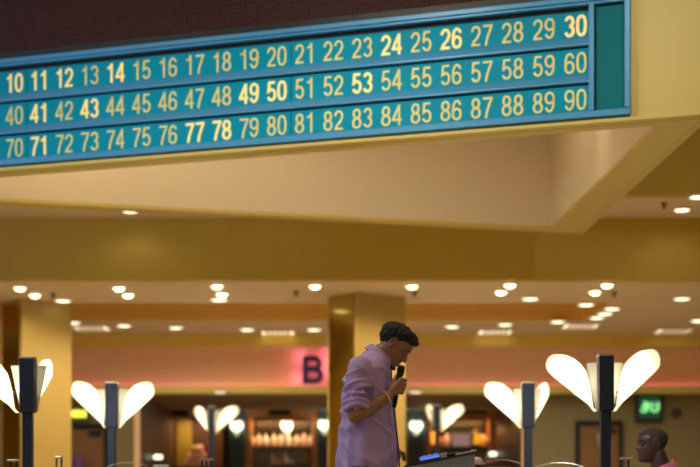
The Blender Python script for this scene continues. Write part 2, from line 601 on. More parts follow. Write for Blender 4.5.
# ------------------------------------------------------------------ columns
TH = math.radians(37.5)


def column(px, Y, top, w, name, wb=.6):
    x = (px - 350) * Y / FOC
    a = Vector((math.cos(TH), math.sin(TH)))
    b = Vector((-math.sin(TH), math.cos(TH)))
    c = Vector((x, Y))
    root = MB().prism([tuple(c), tuple(c + a * w), tuple(c + a * w + b * wb), tuple(c + b * wb)], 0, top).build(name, M['gold'])
    root['kind'] = 'structure'
    e = -a * .012
    p = MB().prism([tuple(c + b * .05), tuple(c + b * (wb - .04)), tuple(c + b * (wb - .04) + e), tuple(c + b * .05 + e)], .1, top - .03)
    p.build('mirror_panel', M['brass'], root)


column(357, 18.35, H2, .77, 'column')
column(22, 19.0, H2, .69, 'column')

# ------------------------------------------------------------------ ceiling fixtures
spot_master = {}


def downlight(px, py, h, label, kind='warm', power=60, grp='recessed downlights', rx=.085):
    Y = FOC * (h - ZC) / (HOR - py)
    x = (px - 350) * Y / FOC
    t = thing('downlight', label, 'downlight', (x, Y, h), 0, grp)
    key = (kind, rx)
    if key not in spot_master:
        if kind == 'warm':
            ring = MB().lathe([(rx + .03, 0), (rx + .03, -.012), (rx, -.018), (rx, 0)], n=28)
            lens = MB().lathe([(.001, -.05), (rx * .55, -.045), (rx * .9, -.02), (rx * .95, -.004), (.001, -.003)], n=24)
        else:
            ring = MB().lathe([(rx + .03, 0), (rx + .03, -.012), (rx, -.016), (rx, 0)], n=28)
            lens = MB().lathe([(rx * .99, -.003), (rx * .97, -.016), (rx * .6, -.024), (.001, -.026)], n=24)
        a = ring.build('trim_ring', M['trim_ring'], t)
        b = lens.build('lens', M['lens_' + kind], t, smooth=True)
        spot_master[key] = (a, b)
    else:
        for q in spot_master[key]:
            c = q.copy()
            COL.objects.link(c)
            c.parent = t
    if power:
        lamp('SPOT', 'downlight_beam', (0, 0, -.09), power, WARM if kind == 'warm' else SOFT, .06, None, 165, .5, t)
    return t


# rear ceiling, bright halogen spots in pairs
G1 = 'halogen downlights in the rear ceiling'
for px, py, lb in (
        (20, 287, 'upper lamp of the halogen pair above the left gold column'), (35, 294, 'lower lamp of the halogen pair above the left gold column'),
        (119, 287, 'upper halogen lamp of the pair just right of the left gold column'), (128, 294, 'lower halogen lamp of the pair just right of the left gold column'),
        (217, 285, 'topmost of three stacked ceiling lamps midway between the two columns'), (222, 293, 'middle of three stacked ceiling lamps midway between the two columns'),
        (315, 285, 'single halogen lamp just left of the central column top'), (412, 285, 'single halogen lamp just right of the central column top'),
        (510, 284, 'upper halogen lamp of the pair above the right-of-centre petal lamp'), (501, 291, 'lower halogen lamp of the pair above the right-of-centre petal lamp'),
        (607, 284, 'upper halogen lamp of the pair above the large right petal lamp'), (595, 291, 'lower halogen lamp of the pair above the large right petal lamp')):
    downlight(px, py, H2, lb, 'warm', 12 if px < 40 else 30 if px in (315, 412) else 60, G1, .07)
G2 = 'white lens downlights in the rear ceiling'
for px, py, lb in (
        (63, 300, 'white oval downlight at the top right corner of the left gold column'),
        (219, 299, 'lowest of three stacked ceiling lamps midway between the two columns'),
        (530, 298, 'white downlight right below the halogen pair right of centre'),
        (586, 304, 'white downlight below the halogen pair at the right, alone'),
        (612, 308, 'top lamp of the diagonal row of three white downlights'),
        (605, 313, 'middle lamp of the diagonal row of three white downlights'),
        (597, 317, 'bottom lamp of the diagonal row of three white downlights'),
        (682, 298, 'white downlight near the right edge under the yellow beam'),
        (698, 320, 'white downlight cut by the right edge of the photo'),
        (558, 321, 'white downlight touching the left end of a bright grille'),
        (505, 324, 'white downlight just above a grille right of centre'),
        (452, 326, 'white downlight between the bowed man and the grille to his right'),
        (124, 325, 'white downlight first right of the left column grille'),
        (176, 327, 'white downlight second right of the left column grille'),
        (247, 329, 'white downlight left of the grille beside the central column'),
        (314, 329, 'white downlight touching the left side of the central column'),
        (73, 322, 'small white downlight at the edge of the left gold column')):
    downlight(px, py, H2, lb, 'cool', 0 if px < 75 else 5 if px == 314 else 24, G2, .1)
for px, py in ((-78, 285), (-73, 293), (-76, 299), (-40, 327), (-130, 327)):
    downlight(px, py, H2, 'ceiling lamp beyond the left edge, seen only in the column mirror', 'warm', 30, 'rear ceiling lamps left of the view', .08)
downlight(682, 209, H1, 'white oval downlight in the upper right ceiling, lower of two', 'cool', 2, 'upper ceiling downlights', .085)
downlight(698, 196, H1, 'white downlight cut by the edge of the upper right ceiling', 'cool', 2, 'upper ceiling downlights', .085)
downlight(130, 210.2, H1, 'white downlight half hidden by the lower edge of the bulkhead', 'cool', 2, 'upper ceiling downlights', .085)
downlight(220, 391.5, CAN, 'soft downlight under the bar canopy left of the letter B', 'dim', 8, 'bar canopy downlights', .1)
downlight(415, 391, CAN, 'soft downlight under the bar canopy right of the bowed man', 'dim', 8, 'bar canopy downlights', .1)
for px, py, lb in ((92, 327.5, 'bright ceiling grille beside the left gold column'), (278, 332.5, 'bright ceiling grille left of the central column'),
                   (495, 331.5, 'bright ceiling grille right of the bowed man'), (580, 325.5, 'bright ceiling grille above the large right petal lamp'),
                   (673, 330.5, 'bright ceiling grille nearest the right edge')):
    Y = FOC * (H2 - ZC) / (HOR - py)
    t = thing('ceiling_grille', lb, 'ceiling grille', ((px - 350) * Y / FOC, Y, H2), 0, 'louvred light grilles in the rear ceiling')
    g = MB().box((-.27, -.3, -.02), (.27, -.27, 0)).box((-.27, .27, -.02), (.27, .3, 0)).box((-.27, -.27, -.02), (-.24, .27, 0)).box((.24, -.27, -.02), (.27, .27, 0))
    g.build('frame', M['trim_ring'], t)
    MB().box((-.24, -.27, -.006), (.24, .27, 0)).build('diffuser', M['lens_dim'], t)
    for k in range(6):
        MB().box((-.24 + .08 * k - .02, -.27, -.03), (-.24 + .08 * k + .02, .27, -.006)).build('louvre', M['trim_ring'], t) if k else None
for px, py, h, lb in ((664, 203, H1, 'small dark sprinkler beside the upper right downlights'), (296, 291, H2, 'small dark sprinkler left of the central column top'),
                      (414.5, 291.5, H2, 'small dark sprinkler just under the halogen lamp right of the column'),
                      (614, 292, H2, 'small dark sprinkler right of the large right halogen pair'), (53, 293.5, H2, 'small dark sprinkler above the left gold column')):
    Y = FOC * (h - ZC) / (HOR - py)
    t = thing('ceiling_sprinkler', lb, 'sprinkler', ((px - 350) * Y / FOC, Y, h), 0, 'ceiling sprinklers')
    MB().lathe([(.04, 0), (.04, -.012), (.014, -.02), (.014, -.05), (.001, -.052)], n=14).build('body', M['dark_wood'], t)
    MB().lathe([(.028, -.06), (.028, -.055), (.001, -.052)], n=14).build('deflector', M['dark_wood'], t)

# unseen fittings added in the high ceiling to light the near hall
k = 0
for x, y, p in ((-3.6, 2.0, 80), (0.0, 2.0, 70), (3.6, 2.0, 80), (-3.2, 7.4, 150), (-.6, 8.6, 170), (4.4, 6.6, 100), (-6.5, 10, 110), (5.2, 10.5, 110), (-5, -2, 120), (5, -2, 120), (6, 14.6, 60), (-6, 14.6, 60)):
    t = thing('downlight', 'unseen recessed downlight added in the high hall ceiling', 'downlight', (x, y, HV), 0, 'added high hall ceiling downlights')
    for q in spot_master[('cool', .1)]:
        c = q.copy()
        COL.objects.link(c)
        c.parent = t
    lamp('SPOT', 'downlight_beam', (0, 0, -.09), p, SOFT, .12, None, 165, .6, t)
# lamps up inside the wedge coffer
for x, y, p in ((-2.4, 12.75, 48), (-.5, 12.6, 38), (1.2, 12.6, 24)):
    t = thing('downlight', 'recessed downlight up inside the wedge bulkhead', 'downlight', (x, y, 5.0), 0, 'coffer downlights')
    for q in spot_master[('warm', .07)]:
        c = q.copy()
        COL.objects.link(c)
        c.parent = t
    lamp('SPOT', 'downlight_beam', (0, 0, -.09), p, (1.0, .84, .6), .06, None, 160, .6, t)
t = thing('downlight', 'narrow downlight close to the coffer side wall', 'downlight', (1.9, 12.3, 5.0), 0, 'coffer downlights')
for q in spot_master[('warm', .07)]:
    c = q.copy()
    COL.objects.link(c)
    c.parent = t
lamp('SPOT', 'downlight_beam', (0, 0, -.07), 60, (1.0, .82, .55), .03, None, 38, .9, t)
for x, y, p, tx in ((-3.6, 7.6, 130, -3.4), (-1.4, 7.4, 130, -1.2), (.8, 7.0, 130, .8), (3.0, 6.6, 120, 2.6)):  # unseen spots added to brighten the number board
    t = thing('board_fill_spot', 'unseen cylindrical spot added to brighten the number board', 'fill light', (x, y, HV), 0, 'unseen fill spots for the number board')
    MB().lathe([(.04, 0), (.04, -.02), (.012, -.025), (.012, -.12), (.001, -.121)], n=14).build('stem', M['black'], t)
    tv = (Vector((tx, fr(3.0).y, ZC + 3.1)) - Vector((x, y, HV - .15))).normalized()
    MB().tube([tv * -.1 + Vector((0, 0, -.15)), tv * .1 + Vector((0, 0, -.15))], .055, 16).build('can', M['black'], t)
    lamp('SPOT', 'board_fill_beam', tv * .13 + Vector((0, 0, -.15)), p, (1.0, .93, .76), .05, tv * 3 + Vector((0, 0, -.15)), 75, .9, t)
# cool light that falls on the far end of the board (unseen glowing panel added for it)
t = thing('cool_fill_panel', 'unseen blue glowing panel added on the left side wall', 'video screen', (-XW, 7.0, 3.6))
MB().box((0, -1.25, -.75), (.06, 1.25, .75)).build('housing', M['black'], t)
MB().box((.06, -1.2, -.7), (.065, 1.2, .7)).build('display', mat('cool_fill_emission', (.1, .2, .5), .4, emit=(.25, .5, 1.0), es=1.0), t)
lamp('AREA', 'cool_fill_glow', (.12, 0, 0), 230, (.2, .52, 1.0), 2.4, None, sy=1.4, parent=t).rotation_euler = (0, -PI / 2, 0)

# pink cove tube and halo behind the letter
t = thing('neon_tube', 'long pink neon tube hidden on the ledge under the peach wall', 'neon tube', (0, 23.76, 2.577))
MB().tube([(-10.5, 0, 0.012), (10.5, 0, 0.012)], .012, 8).build('glass_tube', mat('pink_neon', (1, .3, .3), .4, emit=(1, .2, .2), es=.8), t)
for i in range(7):
    lamp('AREA', 'neon_glow', (-9 + 3 * i, 0.11, .03), 0.33, (1.0, .2, .17), 3.0, (-9 + 3 * i, .125, .35), sy=.03, parent=t)

# letter B
bs = thing('letter_sign', 'dark navy capital letter B glowing pink on the peach wall', 'letter sign', (at(313.3, 370, 23.8).x, 23.9, at(313, 384, 23.8).z))
HB = .445
lb = MB()
fnB = lambda a, b, h: (a * HB - .17, h, b * HB)
w = .19
ribbon(lb, [(.1, 0), (.1, 1)], False, w, fnB, -.14, -.09)
ribbon(lb, [(.1, .905)] + arc(.40, .715, .2, .19, 90, -90, 16) + [(.1, .525)], False, w, fnB, -.141, -.089)
ribbon(lb, [(.1, .525)] + arc(.42, .31, .225, .215, 90, -90, 16) + [(.1, .095)], False, w, fnB, -.1405, -.0895)
lb.build('letter', M['letter'], bs)
MB().tube([(-.12, 0, .2), (-.12, -.095, .2)], .01, 8).tube([(-.12, 0, .36), (-.12, -.095, .36)], .01, 8).build('standoff', M['black_metal'], bs)
for dx, dz in ((-.24, .1), (.2, .2), (.2, .4), (-.2, .42)):
    lamp('POINT', 'letter_halo', (dx, -.1, dz), 0.8, (1.0, .16, .42), .04, parent=bs)

# ------------------------------------------------------------------ petal lamps
WING = [(.06, .0)] + arc(.352, .297, .066, .066, -47, 98, 12) + [(.285, .354), (.22, .328), (.17, .29), (.132, .24), (.103, .13), (.082, .0)]


def petal_lamp(name, px, ptop, Y, psi, label, post_to=0.0, pw=3.6, rk=1.0, azd=40):
    x = (px - 350) * Y / FOC
    ztop = ZC + (HOR - ptop) * Y / FOC
    t = thing(name, label, 'lamp', (x, Y, 0), 0, 'petal lamps on dark posts')
    bh, hw = .342, .0445
    zb = ztop - bh
    MB().box((-hw, -.05, zb), (hw, .05, ztop - .014)).build('lamp_housing', M['navy_steel'], t, bevel=.004)
    MB().box((-hw - .001, -.052, ztop - .014), (hw + .001, .052, ztop)).build('cap', M['steel'], t, bevel=.003)
    MB().box((-.03, -.03, .02), (.03, .03, zb)).build('post', M['navy_steel'], t, bevel=.004)
    MB().box((-.09, -.09, 0), (.09, .09, .02)).build('base_plate', M['navy_steel'], t, bevel=.004)
    for sgn in (1, -1):
        az = math.radians(azd) + sgn * psi
        u = Vector((sgn * math.cos(az), math.sin(az), 0))
        nrm = Vector((-sgn * math.sin(az), math.cos(az), 0))          # towards the back
        k = 1.0
        org = Vector((0, .0, zb))
        w = MB().prism(WING, 0, .007, fn=lambda a, b, h: org + u * (a * k) + Vector((0, 0, b * (rk if sgn > 0 else 1.0))) + nrm * h)
        w.build('petal', M['opal'], t)
        # screw
        sc_ = MB().ball(org + u * .083 + Vector((0, 0, .115)) - nrm * .006, .008, 10, 6)
        sc_.build('screw', M['black'], t, smooth=True)
        # frosted inner wing beside the housing
        iw = [(.03, .01), (.052, .01), (.112, .292), (.03, .292)]
        az2 = math.radians(-6)
        u2 = Vector((sgn * math.cos(az2), math.sin(az2), 0))
        n2 = Vector((-sgn * math.sin(az2), math.cos(az2), 0))
        MB().prism(iw, .0, .006, fn=lambda a, b, h: Vector((0, .035, zb)) + u2 * a + Vector((0, 0, b)) + n2 * h).build('inner_diffuser', M['frost'], t)
        for a, b, pp in ((.15, .15, .9), (.27, .245, 1.0)):
            p = org + u * (a * k) + Vector((0, 0, b)) + nrm * .09
            lamp('POINT', 'tube_glow', p, pw * pp, (1.0, .95, .82), .03, parent=t)
    return t


petal_lamp('petal_lamp', 605.3, 354, 9.0, math.radians(-6), 'large petal lamp on the right with both petals spread wide', azd=33.5, rk=1.07)
petal_lamp('petal_lamp', 28, 357, 9.2, math.radians(36), 'petal lamp at the left edge, one petal cut off', azd=44)
petal_lamp('petal_lamp', 112, 382, 11.23, math.radians(7.6), 'petal lamp beside the left gold column with both petals spread', azd=40.5)
petal_lamp('petal_lamp', 528, 382, 11.23, math.radians(8.7), 'petal lamp right of centre with its right petal seen edge-on', azd=51.5)
petal_lamp('petal_lamp', 437, 405, 19.5, math.radians(-23), 'small distant petal lamp between the bowed man and the right lamps', azd=51, pw=2.0)
petal_lamp('petal_lamp', 211.5, 406.5, 19.5, math.radians(-8), 'small distant petal lamp left of the bar bottles', azd=44, pw=2.0)

# ------------------------------------------------------------------ bar at the back
YB = 28.3


def bx(px):
    return (px - 350) * YB / FOC


def bz(py):
    return ZC + (HOR - py) * YB / FOC


pil_lab = ['dark slate pilaster left of the bar bottle shelves', 'dark slate pilaster beside the central gold column', 'dark slate pilaster behind the raised microphone']
for (a, b), lb in zip(((230, 245), (318, 332), (407, 425)), pil_lab):
    o = MB().box((bx(a), YB, 0), (bx(b), YB + .6, CAN)).build('pilaster', M['pil'])
    o['kind'] = 'structure'


def sconce(px, py, label, Y=YB, yaw=0.0, s=.84):
    p = at(px, py, Y)
    t = thing('wall_sconce', label, 'wall lamp', (p.x, Y, p.z), yaw, 'heart shaped wall sconces')
    MB().box((-.05, -.06, -.16), (.05, 0, .1)).build('back_plate', M['pil'], t)
    out = [(0, -.2)] + [(.125, .04)] + arc(.07, .1, .068, .09, -20, 150, 10) + [(.0, .135)]
    for sg in (1, -1):
        pl = MB().prism([(sg * a * s, b * s) for a, b in out], -.13, -.123, fn=lambda a, b, h, sg=sg: (a, h + abs(a) * .35, b))
        pl.build('petal', M['opal'], t)
        lamp('POINT', 'sconce_glow', (sg * .06 * s, -.075, .05), 2.2, (.95, 1.0, .85), .03, parent=t)
    return t


sconce(237, 429, 'glowing heart shaped sconce on the pilaster left of the bottles')
sconce(324.5, 428, 'glowing heart shaped sconce half hidden by the central column')
sconce(416, 429, 'glowing heart shaped sconce on the pilaster right of the bowed man')

# back-bar bays: each a cabinet with shelves
def back_bar(a, b, label, shelves):
    t = thing('back_bar_cabinet', label, 'back bar', ((bx(a) + bx(b)) / 2, YB + .05, 0), 0, 'bar cabinets')
    w = (bx(b) - bx(a)) / 2
    MB().box((-w, .5, 1.1), (w, .53, 2.3)).build('mirror_back', M['mirror'], t)
    MB().box((-w, .0, 2.3), (w, .53, CAN - .002)).build('fascia', M['wood'], t)
    MB().box((-w, 0, 0), (-w + .12, .5, 2.3)).build('side_panel', M['wood'], t)
    MB().box((w - .12, 0, 0), (w, .5, 2.3)).build('side_panel', M['wood'], t)
    MB().box((-w + .12, 0.02, 0), (w - .12, .5, 1.1)).build('base_cupboard', M['dark_wood'], t)
    for z in shelves:
        MB().box((-w + .12, .12, z - .03), (w - .12, .5, z)).build('shelf', M['dark_wood'], t)
    return t


def bottle_prof(h, r):
    return [(r * .9, 0), (r, .01), (r, h * .58), (r * .85, h * .68), (r * .36, h * .8), (r * .34, h * .97), (.001, h)]


def bottle(px, Y, z, h, r, m, label, grp):
    x = (px - 350) * Y / FOC
    t = thing('bottle', label, 'bottle', (x, Y, z), 0, grp)
    MB().lathe(bottle_prof(h, r), n=14).build('glass_body', m, t, smooth=True)
    MB().lathe([(r * .42, h * .97), (r * .42, h * 1.06), (.001, h * 1.065)], n=10).build('stopper', M['dark_wood'], t)
    return t


Z1, Z2 = bz(446), bz(464)
back_bar(245, 318, 'orange wood back bar cabinet with a bright row of bottles', (Z1, Z2))
back_bar(332, 407, 'orange wood back bar cabinet hidden behind the central column', (Z1,))
back_bar(425, 496, 'orange wood back bar cabinet with amber and yellow lights right of the man', (Z1, Z2))
rndm = random.Random(3)
YS = YB + .3
for i, px in enumerate((252.5, 259, 266, 274, 281, 289, 297, 304, 311)):
    bottle(px, YS, Z1, rndm.uniform(.22, .27), .052, M[('bottle_a', 'bottle_a', 'bottle_c')[i % 3]],
           '%s pale bottle from the left on the upper bar shelf under the small black sign' % ORD[i], 'bottles on the upper shelf of the bar')
for i, (px, hh) in enumerate(((273, .26), (286, .25), (308, .24), (279, .14), (292, .13))):
    bottle(px, YS, Z2, hh, .05, M[('bottle_a', 'bottle_c', 'bottle_b')[i % 3]],
           '%s on the lower bar shelf under the pale bottles' % ['tall left bottle', 'second tall bottle', 'dark bottle by the right post', 'short left bottle', 'short right bottle'][i], 'bottles on the lower shelf of the bar')
for i, px in enumerate((342, 349, 356)):
    bottle(px, YS, Z1, .25, .05, M['bottle_a'], 'bottle on the bar shelf behind the central gold column', 'bottles behind the column')
for i, px in enumerate((441, 447, 453, 484, 489)):
    bottle(px, YS, Z1, rndm.uniform(.2, .26), .05, M[('bottle_b', 'bottle_a')[i % 2]],
           '%s bottle from the left on the shelf right of the bowed man' % ORD[i], 'bottles on the shelf right of the man')
for i, px in enumerate((434, 445, 458, 466, 480, 487)):
    bottle(px, YS, Z2, rndm.uniform(.14, .26), .05, M[('bottle_c', 'bottle_b', 'bottle_a')[i % 3]],
           '%s bottle from the left on the lowest shelf right of the bowed man' % ORD[i], 'bottles on the lowest shelf right of the man')


def shade_lamp(px, py, m, lb, name='shelf_lamp', z=None, h=.24, r=.09, p=1.2, col=(1, .45, .1)):
    t = thing(name, lb, 'lamp', ((px - 350) * YS / FOC, YS - .06, z), 0)
    MB().lathe([(.05, 0), (.05, .012), (.012, .02), (.012, .06), (.001, .06)], n=14).build('base', M['dark_wood'], t)
    MB().lathe([(r, .05), (r * .8, h), (r * .78, h), (r * .97, .05)], n=18).build('lamp_shade', m, t, smooth=True)
    lamp('POINT', 'lamp_glow', (0, -.02, h + .08), p, col, .03, parent=t)
    return t


shade_lamp(430.5, 437, M['amber'], 'amber glowing lamp beside the distant petal lamp post', z=Z1, h=.28, p=1.5)
shade_lamp(478, 438, M['gold_lamp'], 'yellow glowing lamp on the shelf right of the mauve panel', z=Z1, h=.22, p=1.2)
pn = thing('menu_panel', 'pale mauve lit panel on the bar shelf right of the man', 'panel', (bx(462), YB + .16, Z1))
MB().box((-.17, 0, 0), (.17, .03, .24)).build('face', M['mauve'], pn)
MB().box((-.19, .03, -.0), (.19, .05, .26)).build('frame', M['dark_wood'], pn)
# small black signs on the fascia
for (a, b, y0, y1), lb in zip(((168, 188, 410, 416), (269, 291, 409.5, 415), (464, 487, 408, 413.5)),
                              ('small black sign above the olive panel', 'small black sign above the row of pale bottles', 'small black sign above the mauve panel')):
    t = thing('fascia_sign', lb, 'sign', ((bx(a) + bx(b)) / 2, YB + .05, bz(y1)), 0, 'small black signs over the bar')
    w = (bx(b) - bx(a)) / 2
    MB().box((-w, -.05, 0), (w, -.001, bz(y0) - bz(y1))).build('sign_face', M['slot'], t, bevel=.005)
# glowing double petal shape added in the bottle bay
sconce(285, 429, 'bright double petal shape above the row of pale bottles', YB + .53, math.radians(24), .85)
# left bay: fascia, olive panel, display of packets
t = thing('back_bar_cabinet', 'dark wood bay with an olive panel at the left end of the bar', 'back bar', (bx(201), YB + .05, 0), 0, 'bar cabinets')
wl = (bx(230) - bx(172.5)) / 2
MB().box((-wl, .0, bz(417)), (wl, .5, CAN - .002)).build('fascia', M['wood'], t)
MB().box((-wl, .5, 0), (wl, .53, bz(417))).build('back_panel', M['dark_wood'], t)
MB().box((-wl + .02, .46, 1.0), (bx(189) - bx(201), .49, bz(418))).build('olive_panel', M['olive_glass'], t)
MB().box((bx(214) - bx(201), .02, 0), (bx(222) - bx(201), .5, bz(417))).build('post', M['wood'], t)
MB().box((-wl, .02, 0), (wl, .45, bz(466))).build('counter', M['dark_wood'], t)
tz = bz(466)
pk = 0
for lvl, n in ((0, 4), (1, 3), (2, 2)):
    for i in range(n):
        cx = bx(195.5) + (i - (n - 1) / 2) * .125
        z = tz + lvl * .135
        o = thing('packet', '%s packet from the left in the %s tier of the peach display' % (ORD[i], ('bottom', 'middle', 'top')[lvl]), 'packet', (cx, YB + .25, z), 0, 'peach packets in a pyramid')
        mbp = MB()
        rings = []
        for zz, sx, sy in ((0, .05, .04), (.02, .058, .05), (.1, .056, .045), (.125, .05, .02), (.134, .05, .006)):
            rings.append([(sx * a, sy * b, zz) for a, b in ((-1, -.8), (-.8, -1), (.8, -1), (1, -.8), (1, .8), (.8, 1), (-.8, 1), (-1, .8))])
        mbp.loft(rings).build('bag', M['peach_pack'] if lvl < 2 or i else M['olive_glass'], o)
for px, py, lb in ((152.5, 457, 'small white glowing oblong standing in for a reflection on the left bar wall'), (498, 454, 'small white glowing oblong standing in for a reflection on the right bar wall')):  # glowing oblongs added in place of downlights reflected at the back
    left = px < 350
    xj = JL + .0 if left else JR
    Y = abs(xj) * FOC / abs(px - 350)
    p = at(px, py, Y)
    t = thing('reflection_oblong', lb, 'wall lamp', (xj, Y, p.z), 0, 'oblongs standing in for reflections')
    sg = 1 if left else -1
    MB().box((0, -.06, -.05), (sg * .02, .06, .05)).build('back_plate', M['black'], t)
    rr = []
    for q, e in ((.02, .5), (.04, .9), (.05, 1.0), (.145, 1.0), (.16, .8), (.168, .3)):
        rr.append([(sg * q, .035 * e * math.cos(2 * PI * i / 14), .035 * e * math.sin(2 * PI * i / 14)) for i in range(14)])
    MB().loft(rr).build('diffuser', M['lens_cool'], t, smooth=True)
# warm bar lighting: unseen strips added under the fascia
for a, b, p in ((172, 228, 9), (247, 316, 12), (334, 405, 6), (427, 494, 8)):
    t = thing('bar_fill_strip', 'unseen slim strip light added under the bar fascia', 'strip light', ((bx(a) + bx(b)) / 2, YB + .16, 2.3 if a > 200 else bz(417)), 0, 'added bar strip lights')
    w = (bx(b) - bx(a)) / 2 * .8
    MB().box((-w, -.02, -.03), (w, .02, 0)).build('housing', M['dark_wood'], t)
    lamp('AREA', 'bar_fill_glow', (0, 0, -.035), p, (1.0, .62, .32), w * 2, (0, .08, -1), sy=.03, parent=t)

# ------------------------------------------------------------------ doors, signs on the back walls
def door(px0, px1, ytop, name, lbl):
    x0, x1 = (px0 - 350) * 24 / FOC, (px1 - 350) * 24 / FOC
    zt = ZC + (HOR - ytop) * 24 / FOC
    r = struct(MB().box((x0, 23.93, 0), (x0 + .07, 24, zt)).box((x1 - .07, 23.93, 0), (x1, 24, zt)).box((x0 + .07, 23.93, zt - .08), (x1 - .07, 24, zt)), name, M['slot'])
    MB().box((x0 + .07, 23.96, 0), (x1 - .07, 24, zt - .08)).build('door_leaf', M['door'], r)
    MB().box((x1 - .17, 23.9, 1.0), (x1 - .09, 23.96, 1.03)).build('door_handle', M['steel'], r)
    MB().box((x1 - .3, 23.9, zt - .19), (x1 - .12, 23.96, zt - .12)).build('door_closer', M['black_metal'], r)
    return r, x0, x1, zt


d1, x0, x1, zt = door(575, 622.5, 421, 'door_1', '')
xg0, xg1 = (597 - 350) * .016, (606 - 350) * .016  # slanted reflection on the door window, made as a pale patch
MB().prism([(xg0, bz(437) - .12), (xg1, bz(437) - .12), (xg1, 1.3), (xg1 - .03, 1.3)], 23.952, 23.96, fn=lambda a, b, h: (a, h, b)).build('door_glass_reflection', mat('pale_glass_reflection', (.5, .45, .3), .3), d1)
d2, x0, x1, zt = door(66, 109, 424, 'door_2', '')
p = at(650, 421.5, 23.85)
t = thing('wall_display', 'black boxed display glowing with two green characters on the right wall', 'display', (p.x, 24, p.z))
MB().box((-.22, -.12, 0), (.22, .004, .47)).build('case', M['black'], t, bevel=.01)
MB().box((-.165, -.123, .07), (.165, -.12, .40)).build('display_face', M['green_face'], t)
g1 = MB()
fnG = lambda a, b, h: (a * .95, h, .235 + (b - .225) * .8)
ribbon(g1, [(-.145, .18), (-.13, .135), (-.09, .125), (-.045, .145), (-.04, .2), (-.07, .235), (-.125, .225)], False, .026, fnG, -.128, -.123)
ribbon(g1, [(-.1, .225), (-.05, .24), (-.025, .28), (-.06, .315), (-.11, .31)], False, .026, fnG, -.128, -.123)
g1.build('lit_character', M['green_glow'], t)
g2 = MB()
ribbon(g2, [(.02, .32), (.02, .2), (.035, .15), (.085, .13), (.13, .15), (.145, .2), (.145, .32)], False, .026, fnG, -.128, -.123)
ribbon(g2, [(.085, .3), (.085, .21)], False, .024, fnG, -.128, -.123)
g2.build('lit_character', M['green_glow'], t)
p = at(78, 420, 23.9)
t = thing('exit_sign', 'yellow and green glowing sign above the left door', 'sign', (p.x, 24, p.z))
MB().box((-.15, -.08, 0), (.15, 0, .2)).build('case', M['black'], t)
MB().box((-.14, -.084, .01), (.14, -.08, .19)).build('sign_face', M['exit_face'], t)
gm = MB()
for (a, b, c, d_) in ((-.12, -.06, .05, .15), (-.05, .01, .04, .16), (.02, .07, .05, .15), (.08, .125, .04, .16)):
    gm.box((a, -.088, c), (b, -.084, d_))
gm.build('lit_marking', M['exit_glyph'], t)
p = at(677, 413, 23.95)
t = thing('wall_sensor', 'small dark round fitting on the wall right of the green display', 'wall fitting', (p.x, 24, p.z))
MB().lathe([(.07, 0), (.07, .03), (.05, .06), (.001, .07)], n=18).build('dome', M['dark_wood'], t, smooth=True).rotation_euler = (PI / 2, 0, 0)
MB().lathe([(.085, 0), (.085, .012), (.001, .013)], n=18).build('rim', M['black'], t).rotation_euler = (PI / 2, 0, 0)
t = thing('litter_bin', 'purple bin standing against the left door', 'bin', ((78 - 350) * 23.6 / FOC, 23.6, 0))
zb_ = ZC + (HOR - 455) * 23.6 / FOC
MB().lathe([(.1, 0), (.1, zb_ - .2), (.105, zb_ - .2), (.001, zb_ - .2)], n=18).build('bin_body', M['purple'], t, smooth=True)
MB().lathe([(.108, zb_ - .2), (.1, zb_ - .1), (.05, zb_), (.001, zb_)], n=18).build('bin_lid', M['purple'], t, smooth=True)

# ------------------------------------------------------------------ people
def smoothstep(a, b, x):
    t = max(0, min(1, (x - a) / (b - a)))
    return t * t * (3 - 2 * t)


HEAD = [(-.118, .060, .020, .018), (-.113, .080, .0, .030), (-.098, .090, -.02, .043), (-.075, .088, -.036, .053), (-.055, .089, -.055, .058),
        (-.030, .088, -.075, .064), (0, .086, -.09, .069), (.02, .090, -.097, .072), (.05, .089, -.098, .074), (.08, .074, -.086, .068),
        (.10, .05, -.064, .052), (.113, .02, -.034, .028), (.117, .0, -.012, .008)]


HEAD = [(z * .82 if z > 0 else z, f, b, w) for z, f, b, w in HEAD]


def head_dims(z):
    for i in range(len(HEAD) - 1):
        a, b = HEAD[i], HEAD[i + 1]
        if z <= b[0]:
            t = (z - a[0]) / (b[0] - a[0])
            return [a[k] + (b[k] - a[k]) * t for k in (1, 2, 3)]
    return HEAD[-1][1:]


def g(x, s):
    return math.exp(-(x / s) ** 2)


def head_point(z, ang):
    f, b, w = head_dims(z)
    cx, rx = (f + b) / 2, (f - b) / 2
    c, s = math.cos(ang), math.sin(ang)
    e = 2.25
    x = cx + rx * math.copysign(abs(c) ** (2 / e), c)
    y = w * math.copysign(abs(s) ** (2 / e), s)
    if c > 0:
        # nose
        if -.05 < z < .02:
            pr = smoothstep(.018, -.03, z) * (1 - smoothstep(-.034, -.046, z)) if z < .018 else 0
            x += .024 * pr * g(y, .011 + .006 * smoothstep(0, -.035, z)) * c
        x += .008 * g(z + .056, .006) * g(y, .022) + .009 * g(z + .071, .007) * g(y, .02) - .006 * g(z + .0635, .0025) * g(y, .022)
        x += .006 * g(z + .102, .012) * g(y, .02)
        x += .005 * g(z - .022, .009) * g(abs(y) - .026, .022)
        x -= .011 * g(z + .002, .011) * g(abs(y) - .032, .014)
        x += .003 * g(z + .025, .014) * g(abs(y) - .042, .014)
    return Vector((x, y, z))


